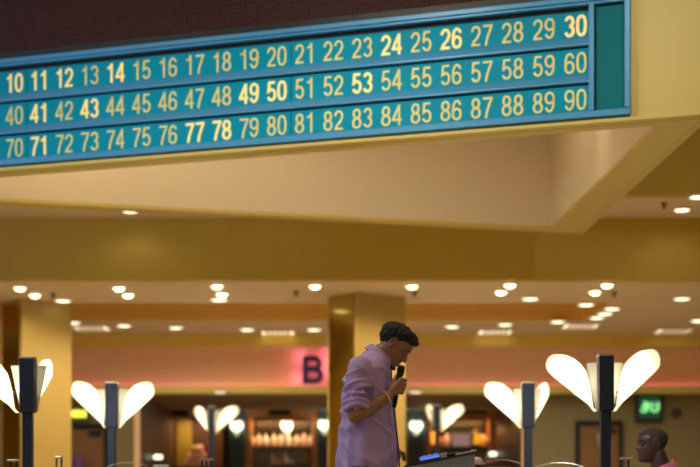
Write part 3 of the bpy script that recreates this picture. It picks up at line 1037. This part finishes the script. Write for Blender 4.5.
def head_mesh(mb, X):
    NZ, NA = 90, 96
    rings = []
    for j in range(NZ + 1):
        t = j / NZ
        z = -.118 + .2139 * t
        rings.append([X @ head_point(z, 2 * PI * i / NA) for i in range(NA)])
    mb.loft(rings)
    for sg in (1, -1):
        R = Matrix.Rotation(math.radians(12), 3, 'Y') @ Matrix.Rotation(sg * math.radians(-20), 3, 'Z')
        ring = []
        for i in range(15):
            a = math.radians(-70 + 290 * i / 14)
            ring.append(X @ (Vector((-.008, sg * .077, -.0)) + R @ Vector((.0155 * math.cos(a), sg * .004, .029 * math.sin(a)))))
        mb.tube(ring, [.005] * 15, 8)
        mb.ball(X @ Vector((-.006, sg * .071, -.0)), (.013, .006, .025), 12, 8, M3=X.to_3x3() @ R)
        mb.ball(X @ Vector((-.003, sg * .073, -.024)), .0075, 10, 6)


HL = [(-.12, -.06), (-.07, -.052), (-.035, -.03), (-.012, .004), (.008, .014), (.03, .034), (.055, .048), (.09, .052), (.12, .052)]


def hairline(x):
    for i in range(len(HL) - 1):
        if x <= HL[i + 1][0]:
            t = (x - HL[i][0]) / (HL[i + 1][0] - HL[i][0])
            return HL[i][1] + (HL[i + 1][1] - HL[i][1]) * max(0, t)
    return HL[-1][1]


def hair_mesh(X, thick, amp, lift=0.0):
    mb = MB()
    NZ, NA = 84, 110
    rings = []
    for j in range(NZ + 1):
        z = -.075 + .1708 * j / NZ
        ring = []
        for i in range(NA):
            a = 2 * PI * i / NA
            p = head_point(z, a)
            q = head_point(min(.0955, z + .003), a) - head_point(max(-.117, z - .003), a)
            q2 = head_point(z, a + .03) - head_point(z, a - .03)
            n = q2.cross(q)
            n = n.normalized() if n.length > 1e-9 else Vector((0, 0, 1))
            if z > .08:
                n = n.lerp(Vector((0, 0, 1)), (z - .08) / .0165).normalized()
            dz = z - hairline(p.x)
            m = smoothstep(-.002, .012, dz)
            t = -.012 + m * (.0135 + thick * smoothstep(-.004, .06 - .035 * smoothstep(.03, .08, p.x), dz) * (.7 + .9 * smoothstep(.0, .08, p.x)))
            t += m * amp * (noise.noise(p * 60) + .6 * noise.noise(p * 140))
            ring.append(X @ (p + n * t))
        rings.append(ring)
    mb.loft(rings)
    return mb


def remesh(mb, name, voxel, sm=3):
    me = mb.mesh(name + '_raw')
    o = bpy.data.objects.new(name + '_raw', me)
    COL.objects.link(o)
    r = o.modifiers.new('r', 'REMESH')
    r.mode = 'VOXEL'
    r.voxel_size = voxel
    s = o.modifiers.new('s', 'SMOOTH')
    s.factor = .5
    s.iterations = sm
    bpy.context.view_layer.update()
    dg = bpy.context.evaluated_depsgraph_get()
    out = bpy.data.meshes.new_from_object(o.evaluated_get(dg), depsgraph=dg)
    bpy.data.objects.remove(o)
    bpy.data.meshes.remove(me)
    out.name = name
    for p in out.polygons:
        p.use_smooth = True
    return out


def link_mesh(me, name, m, parent=None):
    me.materials.clear()
    me.materials.append(m)
    o = bpy.data.objects.new(name, me)
    COL.objects.link(o)
    if parent:
        o.parent = parent
    return o


def eyes(X, root, m_lid):
    for sg in (1, -1):
        e = MB()
        c = X @ Vector((.0745, sg * .031, -.002))
        e.ball(c, .0105, 14, 10)
        q = e.build('eye', M['eye'], root, smooth=True)
        MB().ball(X @ Vector((.0815, sg * .0305, -.005)), (.005, .005, .005), 10, 8).build('iris', M['iris'], q, smooth=True)
        lid = MB().ball(X @ Vector((.0745, sg * .031, .0005)), (.0128, .0135, .0118), 14, 10, M3=X.to_3x3())
        lid.build('eyelid', m_lid, q, smooth=True)
        pts = [X @ Vector((.0875 - .010 * abs(k - 1.2) ** 1.3 * .5, sg * (.016 + .012 * k), .0215 + .003 * math.sin(k))) for k in (0, 1, 2, 2.8)]
        MB().tube(pts, [.003, .0042, .0038, .002], 8).build('eyebrow', M['hair'], root, smooth=True)


def torso(mb, secs, n=40):
    """secs: (z, cx, cy, rx, ry)"""
    rings = []
    for z, cx, cy, rx, ry in secs:
        ring = []
        for i in range(n):
            a = 2 * PI * i / n
            c, s = math.cos(a), math.sin(a)
            ring.append((cx + rx * math.copysign(abs(c) ** .85, c), cy + ry * math.copysign(abs(s) ** .85, s), z))
        rings.append(ring)
    mb.loft(rings)


# ---- the caller, standing, facing +X
S = 8.1 / FOC
CY = 8.1


def cp(px, py, y=CY):
    return Vector(((px - 350) * S, y, ZC + (HOR - py) * S))


hx = cp(395.2, 344.2)
HX = Matrix.Translation(hx) @ Matrix.Rotation(math.radians(-9), 4, 'Z') @ Matrix.Rotation(math.radians(44), 4, 'Y')
body = MB()
head_mesh(body, HX)
nb, nh = cp(371, 362), cp(388, 350)
body.chain([nb, cp(381, 354), nh], [.062, .057, .055])
torso(body, [(.90, .065, CY, .115, .155), (1.0, .075, CY, .115, .155), (1.15, .09, CY, .112, .15), (1.3, .095, CY, .115, .165), (1.42, .09, CY, .115, .175),
             (1.5, .09, CY, .085, .15), (1.55, .1, CY, .06, .09), (1.58, .11, CY, .05, .05)])
rs, re, rw = cp(358.5, 377, CY - .165), cp(355.5, 418.5, CY - .255), cp(387, 398, CY - .165)
ls, le, lw = cp(360, 374, CY + .175), cp(374, 424, CY + .24), cp(394, 443.5, CY + .1)
body.chain([rs, rs.lerp(re, .5), re], [.048, .047, .042])
body.chain([re, re.lerp(rw, .35), rw], [.042, .041, .028])
body.chain([ls, ls.lerp(le, .5), le], [.048, .047, .042])
body.chain([le, le.lerp(lw, .35), lw], [.042, .041, .028])
# microphone axis
mg, mbs = cp(399.9, 372.5, CY - .135), cp(393.3, 409, CY - .135)
ax = (mg - mbs).normalized()
A = (Vector((1, 0, 0)) - ax * ax.x).normalized()
B = Vector((0, 1, 0))
hc = mbs.lerp(mg, .62)
hc = mbs + ax * ((1.428 - mbs.z) / ax.z)


def hp(a, b, c):
    return hc + A * a + B * b + ax * c


for i, c in enumerate((.036, .014, -.008, -.029)):
    kn = hp(.010, -.030, c)
    body.chain([rw, rw.lerp(kn, .5) + Vector((0, -.004, 0)), kn], [.018, .0155, .0135])
    sh = (1, 1.06, 1.0, .86)[i]
    body.chain([kn, hp(.034 * sh, -.014, c + .001), hp(.033 * sh, .017, c - .002), hp(.008, .0285, c - .003)], [.0118, .0102, .0092, .0078])
body.chain([rw, hp(-.028, -.018, -.012), hp(-.026, -.014, .022), hp(-.017, .0, .052)], [.02, .0155, .0115, .0092])
# left hand spread on the desk edge
lk = cp(398.5, 451, CY + .08)
for i, dy in enumerate((-.034, -.011, .011, .031)):
    kn = lk + Vector((0, dy, .0))
    body.chain([lw, kn], [.02, .0135])
    tip = cp(405.5 - (0, -.3, .2, 1.2)[i], 459.2, CY + .08 + dy * 1.35)
    mid = kn.lerp(tip, .5) + Vector((.012, 0, .008))
    body.chain([kn, mid, kn.lerp(tip, .85) + Vector((.006, 0, .002)), tip], [.0112, .0098, .0088, .0076])
body.chain([lw, lk + Vector((-.012, -.045, .006)), cp(400, 457, CY + .02)], [.02, .013, .0088])
# legs
for sg in (1, -1):
    hip, kne, ank = Vector((.065, CY + sg * .09, .92)), Vector((.075, CY + sg * .11, .5)), Vector((.045, CY + sg * .12, .09))
    body.chain([hip, kne, ank], [.092, .06, .042])
    body.chain([ank, ank + Vector((.13, sg * .02, -.05))], [.04, .032])
bm_ = remesh(body, 'person', .0036, 2)
man = link_mesh(bm_, 'person', M['skin'])
tag(man, 'man in a lilac shirt standing with head bowed, speaking into a black microphone', 'person')
hair_mesh(HX, .022, .0075).build('hair', M['hair'], man, smooth=True)
eyes(HX, man, M['skin'])
# beard: thin shell on the chin and jaw
bd = MB()
rings = []
for j in range(40):
    z = -.1175 + .075 * j / 39
    ring = []
    for i in range(80):
        a = 2 * PI * i / 80
        p = head_point(z, a)
        m = 0.0
        y = abs(p.y)
        if math.cos(a) > -.2:
            m = smoothstep(.006, -.006, z + .092 - max(0, (.05 - p.x)) * .1) * smoothstep(.02, .05, p.x)
            m = max(m, g(z + .047, .0045) * smoothstep(.03, .02, y) * (1 if math.cos(a) > .5 else 0))
        q = Vector((p.x - .02, p.y, (z + .08) * .4)).normalized()
        ring.append(HX @ (p + q * (-.006 + .0085 * m)))
    rings.append(ring)
bd.loft(rings)
bd.build('beard', M['hair'], man, smooth=True)
# trousers and shoes
tr = MB()
torso(tr, [(.80, .07, CY, .12, .17), (.9, .07, CY, .125, .17), (1.0, .072, CY, .122, .16), (1.035, .074, CY, .118, .155)])
for sg in (1, -1):
    tr.chain([Vector((.065, CY + sg * .09, .86)), Vector((.075, CY + sg * .11, .5)), Vector((.05, CY + sg * .12, .13))], [.108, .086, .075])
link_mesh(remesh(tr, 'trousers', .008, 3), 'trousers', M['trouser'], man)
for sg in (1, -1):
    sh = MB().caps((.03, CY + sg * .12, .05), (.2, CY + sg * .145, .045), .05, .042)
    sh.build('shoe', M['shoe'], man, smooth=True)
# shirt
sm = MB()
secs = []
for py, b, f, ry in ((463.5, 337, 396.5, .203), (455, 338, 396.8, .2), (440, 340.5, 396.2, .198), (415, 342.5, 393.8, .196), (395, 343, 391.5, .196), (380, 344.5, 390.5, .195), (370, 347.5, 390, .185),
                     (363, 352, 389, .15), (357, 358.5, 387.5, .105), (352, 364, 386.5, .075)):
    a, c = cp(b, py), cp(f, py)
    secs.append((a.z, (a.x + c.x) / 2, CY, (c.x - a.x) / 2, ry))
torso(sm, secs, 48)
cuffR = rs.lerp(re, .76)
cuffL = ls.lerp(le, .84)
sm.chain([cp(360, 371, CY - .15), rs.lerp(re, .42), cuffR + Vector((-.002, 0, .012))], [.068, .064, .058])
sm.chain([cp(362, 371, CY + .15), ls.lerp(le, .42), cuffL], [.071, .074, .068])
sme = remesh(sm, 'shirt', .006, 4)
axR = (re - rs).normalized()
nrms = [v.normal.copy() for v in sme.vertices]
poss = [v.co.copy() for v in sme.vertices]
for v, p, n in zip(sme.vertices, poss, nrms):
    d = 0.0
    t = (p - rs).dot(axR)
    rad = (p - rs - axR * t).length if t < .225 else 9.0
    on_arm = smoothstep(.088, .072, rad) * smoothstep(-.02, .03, t) if p.y < CY - .12 else 0.0
    ang = math.atan2(p.y - CY, p.x - .09)
    low = smoothstep(1.5, 1.1, p.z)
    fold = (noise.noise(Vector((p.x * 13, p.y * 13, p.z * 2.2))) * .032 + math.sin(ang * 5 + 1.2 + 2 * p.z) * .006) * low
    diag = noise.noise(Vector((p.x * 5 + p.z * 5, p.y * 6, (p.z - p.x) * 1.6))) * .015
    wr_ = noise.noise(Vector((p.x * 9 + p.z * 13, p.y * 9, (p.z - p.x) * 3))) * .010
    front = smoothstep(.13, .07, abs(p.y - CY)) * smoothstep(.1, .14, p.x)
    q1 = noise.noise(Vector((p.x * 6 + p.z * 7, p.y * 5, (p.z - p.x) * 2 + 3)))
    crease = .013 * max(0, 1 - 5 * abs(q1)) - .004
    body_d = (fold + diag + wr_ + crease) * (1 - .9 * front)
    sw = math.sin(t * 105 + 5.5 * noise.noise(p * 10) + 9 * p.x)
    ring = sw * .011 * smoothstep(.02, .15, t) + noise.noise(p * 16) * .012 + .016 * max(0, 1 - 4 * abs(noise.noise(Vector((t * 22 + p.x * 9, p.y * 5, p.x * 5))))) - .005
    d = (body_d * (1 - on_arm) + ring * on_arm) * (.2 + .8 * smoothstep(1.57, 1.44, p.z))
    v.co = p + n * d - Vector((0, 0, .06 * abs(math.cos(ang)) ** .9 * smoothstep(1.14, 1.02, p.z)))
shirt = link_mesh(sme, 'shirt', M['lilac'], man)
# rolled cuffs
for c, axd, rad, nm in ((cuffR, axR, .067, 'cuff'), (cuffL, (le - ls).normalized(), .07, 'cuff')):
    u = axd.orthogonal().normalized()
    w_ = axd.cross(u)
    rings = []
    for t_, r_ in ((-.03, rad - .004), (-.026, rad + .006), (-.008, rad + .007), (-.003, rad + .001), (.0, rad + .008), (.022, rad + .006), (.028, rad - .002), (.026, rad - .014), (.0, rad - .025)):
        ring = []
        for i in range(48):
            a = 2 * PI * i / 48
            q = c + axd * (t_ + .006 * math.sin(3 * a + 1) + .012 * math.cos(a)) + (u * math.cos(a) + w_ * math.sin(a)) * (r_ + .0045 * noise.noise(Vector((math.cos(a) * 3, math.sin(a) * 3, t_ * 70))))
            ring.append(q)
        rings.append(ring)
    MB().loft(rings).build(nm, M['lilac'], shirt, smooth=True)
# collar
cc = cp(379, 356.5)
CT = Matrix.Translation(cc) @ Matrix.Rotation(math.radians(40), 4, 'Y')
rings = []
NA = 44
for i in range(NA + 1):
    a = math.radians(18 + 324 * i / NA)      # open at the front (angle 0)
    fr_ = 1 - abs(i / NA - .5) * 2           # 0 at the points, 1 at the back
    pt = 1 - fr_
    drop = .034 + .024 * smoothstep(.72, 1.0, pt)
    ca, sa = math.cos(a), math.sin(a)
    def cpnt(r, z):
        return CT @ Vector((r * 1.05 * ca, r * .98 * sa, z))
    rings.append([cpnt(.066, .026), cpnt(.071, .029), cpnt(.078, .02), cpnt(.086 + .01 * pt, .02 - drop), cpnt(.081 + .01 * pt, .019 - drop), cpnt(.07, .008), cpnt(.067, -.02), cpnt(.063, -.02)])
MB().loft(rings).build('collar', M['lilac'], shirt, smooth=True)
# front placket strip down the chest, its shade put into a darker lilac
pl = []
for py, f in ((368, 390.6), (380, 391.6), (395, 392.6), (415, 394.8), (440, 397.2), (455, 397.8), (466, 397.4)):
    c = cp(f, py)
    pl.append([c + Vector(q) for q in ((-.02, -.024, 0), (.0, -.024, 0), (.006, 0, 0), (.0, .02, 0), (-.02, .02, 0))])
MB().loft(pl).build('placket', M['lilac_shaded'], shirt, smooth=True)
# bracelet
br = MB()
fd = (rw - re).normalized()
u = fd.orthogonal().normalized()
w_ = fd.cross(u)
bc = re.lerp(rw, .93)
for i in range(18):
    a = 2 * PI * i / 18
    br.ball(bc + (u * math.cos(a) + w_ * math.sin(a)) * .0335, .0058, 8, 6)
br.build('bracelet', M['bead'], man, smooth=True)

# microphone
t = thing('microphone', 'black handheld microphone held up to the chin of the bowed man', 'microphone', tuple(mbs))
q = ax.to_track_quat('Z', 'Y')
t.rotation_mode = 'QUATERNION'
t.rotation_quaternion = q
L = (mg - mbs).length
MB().lathe([(.001, 0), (.0105, .0), (.012, .01), (.0125, L * .5), (.0145, L - .03), (.0165, L - .022), (.001, L - .022)], n=24).build('handle', M['black_metal'], t, smooth=True)
MB().lathe([(.018, L - .026), (.0195, L - .022), (.0195, L - .016), (.018, L - .012)], n=24).build('collar_ring', M['black'], t, smooth=True)
MB().lathe([(.0175, L - .02), (.0205, L - .004), (.0215, L + .008), (.02, L + .019), (.014, L + .026), (.001, L + .029)], n=24).build('grille', M['grille'], t, smooth=True)
inv = q.to_matrix().inverted()
cpts = [Vector((0, 0, 0))] + [inv @ (cp(x_, y_, yy) - mbs) for x_, y_, yy in ((393.2, 412, CY - .14), (394.5, 425, CY - .12), (397.6, 442, CY - .06), (399.2, 460, CY - .03), (399.6, 480, CY - .02), (399.8, 560, CY))]
MB().tube(cpts, .0032, 8).build('cable', M['cord'], t, smooth=True)

# ---- caller's desk with sloped top
dk = thing('calling_desk', 'dark speckled sloping desk beside the hand of the standing man', 'desk', (cp(439, 480).x, CY, 0))
x0 = dk.location.x
za, zb2 = cp(404, 465.8).z, cp(471.5, 453.0).z
xa, xb = cp(404.5, 460).x - x0, cp(471, 460).x - x0
MB().prism([(xa + .01, .03), (xb - .005, .03), (xb - .005, zb2 - .007), (xa + .01, za - .007)], -.3, .3, fn=lambda a, b, h: (a, h, b)).build('cabinet', M['speckle'], dk, bevel=.004)
MB().prism([(xa, za - .007), (xb, zb2 - .007), (xb, zb2), (xa, za)], -.315, .315, fn=lambda a, b, h: (a, h, b)).build('desk_top', M['black'], dk, bevel=.002)
MB().box((xa + .03, -.28, 0), (xb - .02, .28, .03)).build('plinth', M['black'], dk)
slope = (zb2 - za) / (xb - xa)


def desk_thing(name, px, label, cat, dy=-.2):
    X_ = cp(px, 460).x
    o = thing(name, label, cat, (X_, CY + dy, za + slope * (X_ - x0 - xa) + .001))
    o.rotation_euler = (0, -math.atan(slope), 0)
    return o


t = desk_thing('control_keypad', 428, 'blue glowing keypad on the sloping desk top', 'keypad')
MB().box((-.055, -.06, 0), (.055, .06, .022)).build('keypad_body', M['black'], t, bevel=.003)
MB().box((-.054, -.0615, .006), (.05, -.06, .02)).box((-.05, -.055, .022), (.05, .055, .025)).build('lit_screen', M['screen_blue'], t)
kk = MB()
for i in range(3):
    kk.box((-.04 + .03 * i, -.04, .025), (-.02 + .03 * i, -.02, .029))
kk.build('key', M['white'], t)
t = desk_thing('card_stack', 440.5, 'small stack of pale cards beside the blue keypad', 'cards', -.19)
for i in range(3):
    MB().box((-.024 + .003 * i, -.04, .009 * i), (.02 + .002 * i, .04, .009 * i + .007)).build('card', M['white'], t)
t = desk_thing('marker_pen', 449, 'dark marker pen lying on the desk right of the pale cards', 'pen', -.2)
MB().tube([(-.03, 0, .009), (.025, 0, .009)], .009, 10).build('barrel', M['black'], t, smooth=True)
MB().tube([(.025, 0, .009), (.042, 0, .009)], .0075, 10).build('pen_cap', M['plum'], t, smooth=True)
t = desk_thing('ruled_sheet', 462, 'white edged clipboard at the raised end of the desk', 'clipboard', -.2)
MB().box((-.05, -.09, 0), (.055, .09, .008)).build('board', M['white'], t)
MB().box((.035, -.03, .008), (.05, .03, .014)).build('clip', M['steel'], t)

# side table with tray and tissue
TY = 8.75
pc = at(476, 463.5, TY)
t = thing('side_table', 'slim dark pedestal table just beyond the raised end of the desk', 'table', (pc.x + .02, TY, 0))
MB().box((-.13, -.12, pc.z - .02), (.17, .12, pc.z - .008)).build('tabletop', M['dark_wood'], t)
MB().tube([(0, 0, .02), (0, 0, pc.z - .02)], .025, 12).build('pedestal', M['black_metal'], t)
MB().lathe([(.16, 0), (.16, .012), (.03, .03), (.001, .03)], n=24).build('foot', M['black_metal'], t)
t = thing('serving_tray', 'small white tray on the pedestal table by the desk', 'tray', (pc.x, TY, pc.z - .008))
MB().box((-.045, -.07, 0), (.045, .07, .006)).build('tray_base', M['white'], t)
MB().box((-.045, -.07, .006), (.045, -.064, .016)).box((-.045, .064, .006), (.045, .07, .016)).box((-.045, -.064, .006), (-.039, .064, .016)).box((.039, -.064, .006), (.045, .064, .016)).build('tray_rim', M['white'], t)
t = thing('crumpled_tissue', 'crumpled pink tissue lying in the small white tray', 'tissue', (pc.x + .005, TY, pc.z + .001))
tm = MB()
rings = []
for j in range(15):
    ph = -PI / 2 + PI * (j + .05) / 14.1
    ring = []
    for i in range(24):
        a = 2 * PI * i / 24
        d = Vector((math.cos(ph) * math.cos(a), math.cos(ph) * math.sin(a), math.sin(ph)))
        r = .02 * (1 + .35 * noise.noise(d * 2.2) + .25 * noise.noise(d * 5))
        ring.append((d.x * r * 1.6, d.y * r * 1.6, .017 + max(-.0165, d.z * r)))
    rings.append(ring)
tm.loft(rings).build('tissue_paper', M['tissue'], t, smooth=True)


# slim stands and hoops
def stand(px, py, Y, w, posts, label):
    p = at(px, py, Y)
    t = thing('post_stand', label, 'stand', (p.x, Y, 0), 0, 'slim metal stands')
    MB().box((-w / 2, -.03, p.z - .012), (w / 2, .03, p.z)).build('top_plate', M['steel'], t, bevel=.002)
    for dx in posts:
        MB().tube([(dx, 0, .015), (dx, 0, p.z - .012)], .006, 8).build('post', M['black_metal'], t)
    MB().box((-.1, -.1, 0), (.1, .1, .015)).build('base', M['black_metal'], t, bevel=.003)


stand(13.5, 459.5, 9.7, .07, (-.02, .02), 'flat topped metal stand left of the lamp at the left edge')
stand(59, 456.5, 9.9, .044, (-.017, .017), 'narrow two legged metal stand in front of the left gold column')
stand(206.5, 458.5, 9.9, .085, (-.03, 0, .03), 'flat topped stand on three rods below the distant left lamp')
stand(626, 457.5, 9.3, .07, (.015,), 'flat topped metal stand facing the seated man')


def hoop(px0, px1, ptop, pend, Y, label):
    a, b = at(px0, pend, Y), at(px1, pend, Y)
    zt = ZC + (HOR - ptop) * Y / FOC
    t = thing('hoop_rail', label, 'rail', ((a.x + b.x) / 2, Y, 0), 0, 'chrome hoop rails')
    hw = (b.x - a.x) / 2
    pts = []
    for i in range(25):
        u = -1 + 2 * i / 24
        pts.append((u * hw, 0, a.z + (zt - a.z) * (1 - u * u)))
    MB().tube(pts, .0023, 8).build('top_tube', M['chrome'], t, smooth=True)
    for sg in (-1, 1):
        MB().tube([(sg * hw, 0, a.z + .002), (sg * (hw + .01), 0, a.z - .1), (sg * (hw + .012), 0, .01)], .0023, 8).build('leg', M['chrome'], t, smooth=True)
        MB().lathe([(.03, 0), (.03, .01), (.001, .012)], (sg * (hw + .012), 0, 0), 14).build('foot', M['black_metal'], t)


hoop(482, 521, 459.8, 464, 10.2, 'thin arched rail right of the small white tray')
hoop(531, 588, 462.8, 469, 9.6, 'thin arched chrome rail between the two lamps at the right')
hoop(108, 148, 462.5, 466.5, 10.4, 'thin arched rail right of the lamp by the left gold column')
p = at(161, 466.5, 9.8)
t = thing('card_rack', 'small white ribbed rack low beside the thin left rail', 'rack', (p.x, 9.8, 0))
MB().box((-.05, -.012, p.z - .02), (.05, .012, p.z + .012)).build('card_holder', M['white'], t)
rk = MB()
for i in range(6):
    rk.box((-.046 + .018 * i, -.015, p.z - .018), (-.042 + .018 * i, -.012, p.z + .01))
rk.build('rib', M['black'], t)
MB().tube([(0, 0, .012), (0, 0, p.z - .02)], .006, 8).build('post', M['black_metal'], t)
MB().box((-.08, -.08, 0), (.08, .08, .012)).build('base', M['black_metal'], t)

# ---- the seated man, facing -X
S2 = 10.0 / FOC
Y2 = 10.0


def sp(px, py, y=Y2):
    return Vector(((px - 350) * S2, y, ZC + (HOR - py) * S2))


HX2 = Matrix.Translation(sp(652, 443.6)) @ Matrix.Rotation(math.radians(180 + 8), 4, 'Z') @ Matrix.Rotation(math.radians(3), 4, 'Y') @ Matrix.Scale(1.06, 4)
b2 = MB()
head_mesh(b2, HX2)
b2.chain([sp(662, 472), sp(657, 455)], [.066, .06])
cx = sp(668, 470).x
torso(b2, [(.42, cx + .02, Y2, .12, .165), (.6, cx + .01, Y2, .115, .155), (.8, cx, Y2, .115, .165), (.95, cx - .01, Y2, .105, .17), (1.0, cx - .02, Y2, .08, .12), (1.03, cx - .03, Y2, .055, .06)])
for sg in (1, -1):
    sh_, el, wr = Vector((cx - .01, Y2 + sg * .185, .95)), Vector((cx - .07, Y2 + sg * .23, .68)), Vector((cx - .27, Y2 + sg * .14, .625))
    b2.chain([sh_, el, wr], [.058, .044, .028])
    for i, dy in enumerate((-.03, -.01, .01, .03)):
        kn = wr + Vector((-.085, dy, .01))
        b2.chain([wr, kn, kn + Vector((-.04, dy * .1, -.008)), kn + Vector((-.065 + .006 * abs(i - 1.5), dy * .1, -.025))], [.019, .013, .0098, .0078])
    b2.chain([wr, wr + Vector((-.04, -sg * .035, .0)), wr + Vector((-.08, -sg * .05, -.008))], [.019, .012, .009])
    hip, kne, ank = Vector((cx, Y2 + sg * .09, .5)), Vector((cx - .43, Y2 + sg * .12, .51)), Vector((cx - .40, Y2 + sg * .12, .09))
    b2.chain([hip, kne, ank], [.088, .06, .042])
    b2.chain([ank, ank + Vector((-.13, 0, -.05))], [.04, .032])
man2 = link_mesh(remesh(b2, 'person', .0045, 2), 'person', M['skin_dark'])
tag(man2, 'seated man with shaved head and pink shirt in profile at the lower right', 'person')
hair_mesh(HX2, .004, .0006).build('hair', M['stubble'], man2, smooth=True)
eyes(HX2, man2, M['skin_dark'])
s2 = MB()
torso(s2, [(.45, cx + .01, Y2, .15, .19), (.6, cx + .01, Y2, .14, .18), (.8, cx + .0, Y2, .138, .188), (.95, cx - .008, Y2, .125, .19), (1.0, cx - .015, Y2, .102, .15), (1.02, cx - .015, Y2, .085, .11)])
for sg in (1, -1):
    s2.chain([Vector((cx - .01, Y2 + sg * .17, .95)), Vector((cx - .045, Y2 + sg * .212, .78))], [.074, .07])
sh2 = link_mesh(remesh(s2, 'shirt', .007, 4), 'shirt', M['pink'], man2)
CT2 = Matrix.Translation(sp(664, 468.5)) @ Matrix.Rotation(math.radians(180), 4, 'Z') @ Matrix.Rotation(math.radians(24), 4, 'Y')
rings = []
for i in range(NA + 1):
    a = math.radians(18 + 324 * i / NA)
    pt = abs(i / NA - .5) * 2
    drop = .034 + .02 * smoothstep(.72, 1.0, pt)
    ca, sa = math.cos(a), math.sin(a)
    rings.append([CT2 @ Vector((r * 1.05 * ca, r * .98 * sa, z)) for r, z in ((.069, .026), (.073, .029), (.08, .02), (.09, .02 - drop), (.085, .019 - drop), (.072, .0), (.067, -.02))])
MB().loft(rings).build('collar', M['pink'], sh2, smooth=True)
t2 = MB()
for sg in (1, -1):
    t2.chain([Vector((cx + .01, Y2 + sg * .085, .51)), Vector((cx - .43, Y2 + sg * .12, .515)), Vector((cx - .405, Y2 + sg * .12, .13))], [.1, .078, .065])
link_mesh(remesh(t2, 'trousers', .008, 3), 'trousers', M['trouser'], man2)
for sg in (1, -1):
    MB().caps((cx - .39, Y2 + sg * .12, .05), (cx - .57, Y2 + sg * .125, .042), .048, .04).build('shoe', M['shoe'], man2, smooth=True)
ch = thing('chair', 'plum upholstered chair under the seated man', 'chair', (cx + .0, Y2, 0))
MB().box((-.27, -.23, .37), (.25, .23, .405)).build('seat', M['plum'], ch, bevel=.015)
MB().box((.21, -.21, .5), (.25, .21, .9)).build('backrest', M['plum'], ch, bevel=.015)
for sx in (-.24, .22):
    for sy in (-.2, .2):
        MB().tube([(sx, sy, 0), (sx, sy, .37)], .012, 8).build('leg', M['chrome'], ch)
for sy in (-.2, .2):
    MB().tube([(.22, sy, .37), (.232, sy, .52)], .012, 8).build('back_post', M['chrome'], ch)

# ------------------------------------------------------------------ world and colour
w = bpy.data.worlds.new('world')
scene.world = w
w.use_nodes = True
w.node_tree.nodes['Background'].inputs[0].default_value = (.1, .07, .04, 1)
w.node_tree.nodes['Background'].inputs[1].default_value = .2
scene.view_settings.view_transform = 'Standard'
scene.view_settings.look = 'None'
scene.view_settings.gamma = 1
scene.view_settings.exposure = 0.08
scene.view_settings.use_curve_mapping = False
scene.cycles.use_denoising = True
scene.cycles.max_bounces = 12
scene.cycles.diffuse_bounces = 6
scene.cycles.sample_clamp_indirect = 0.0
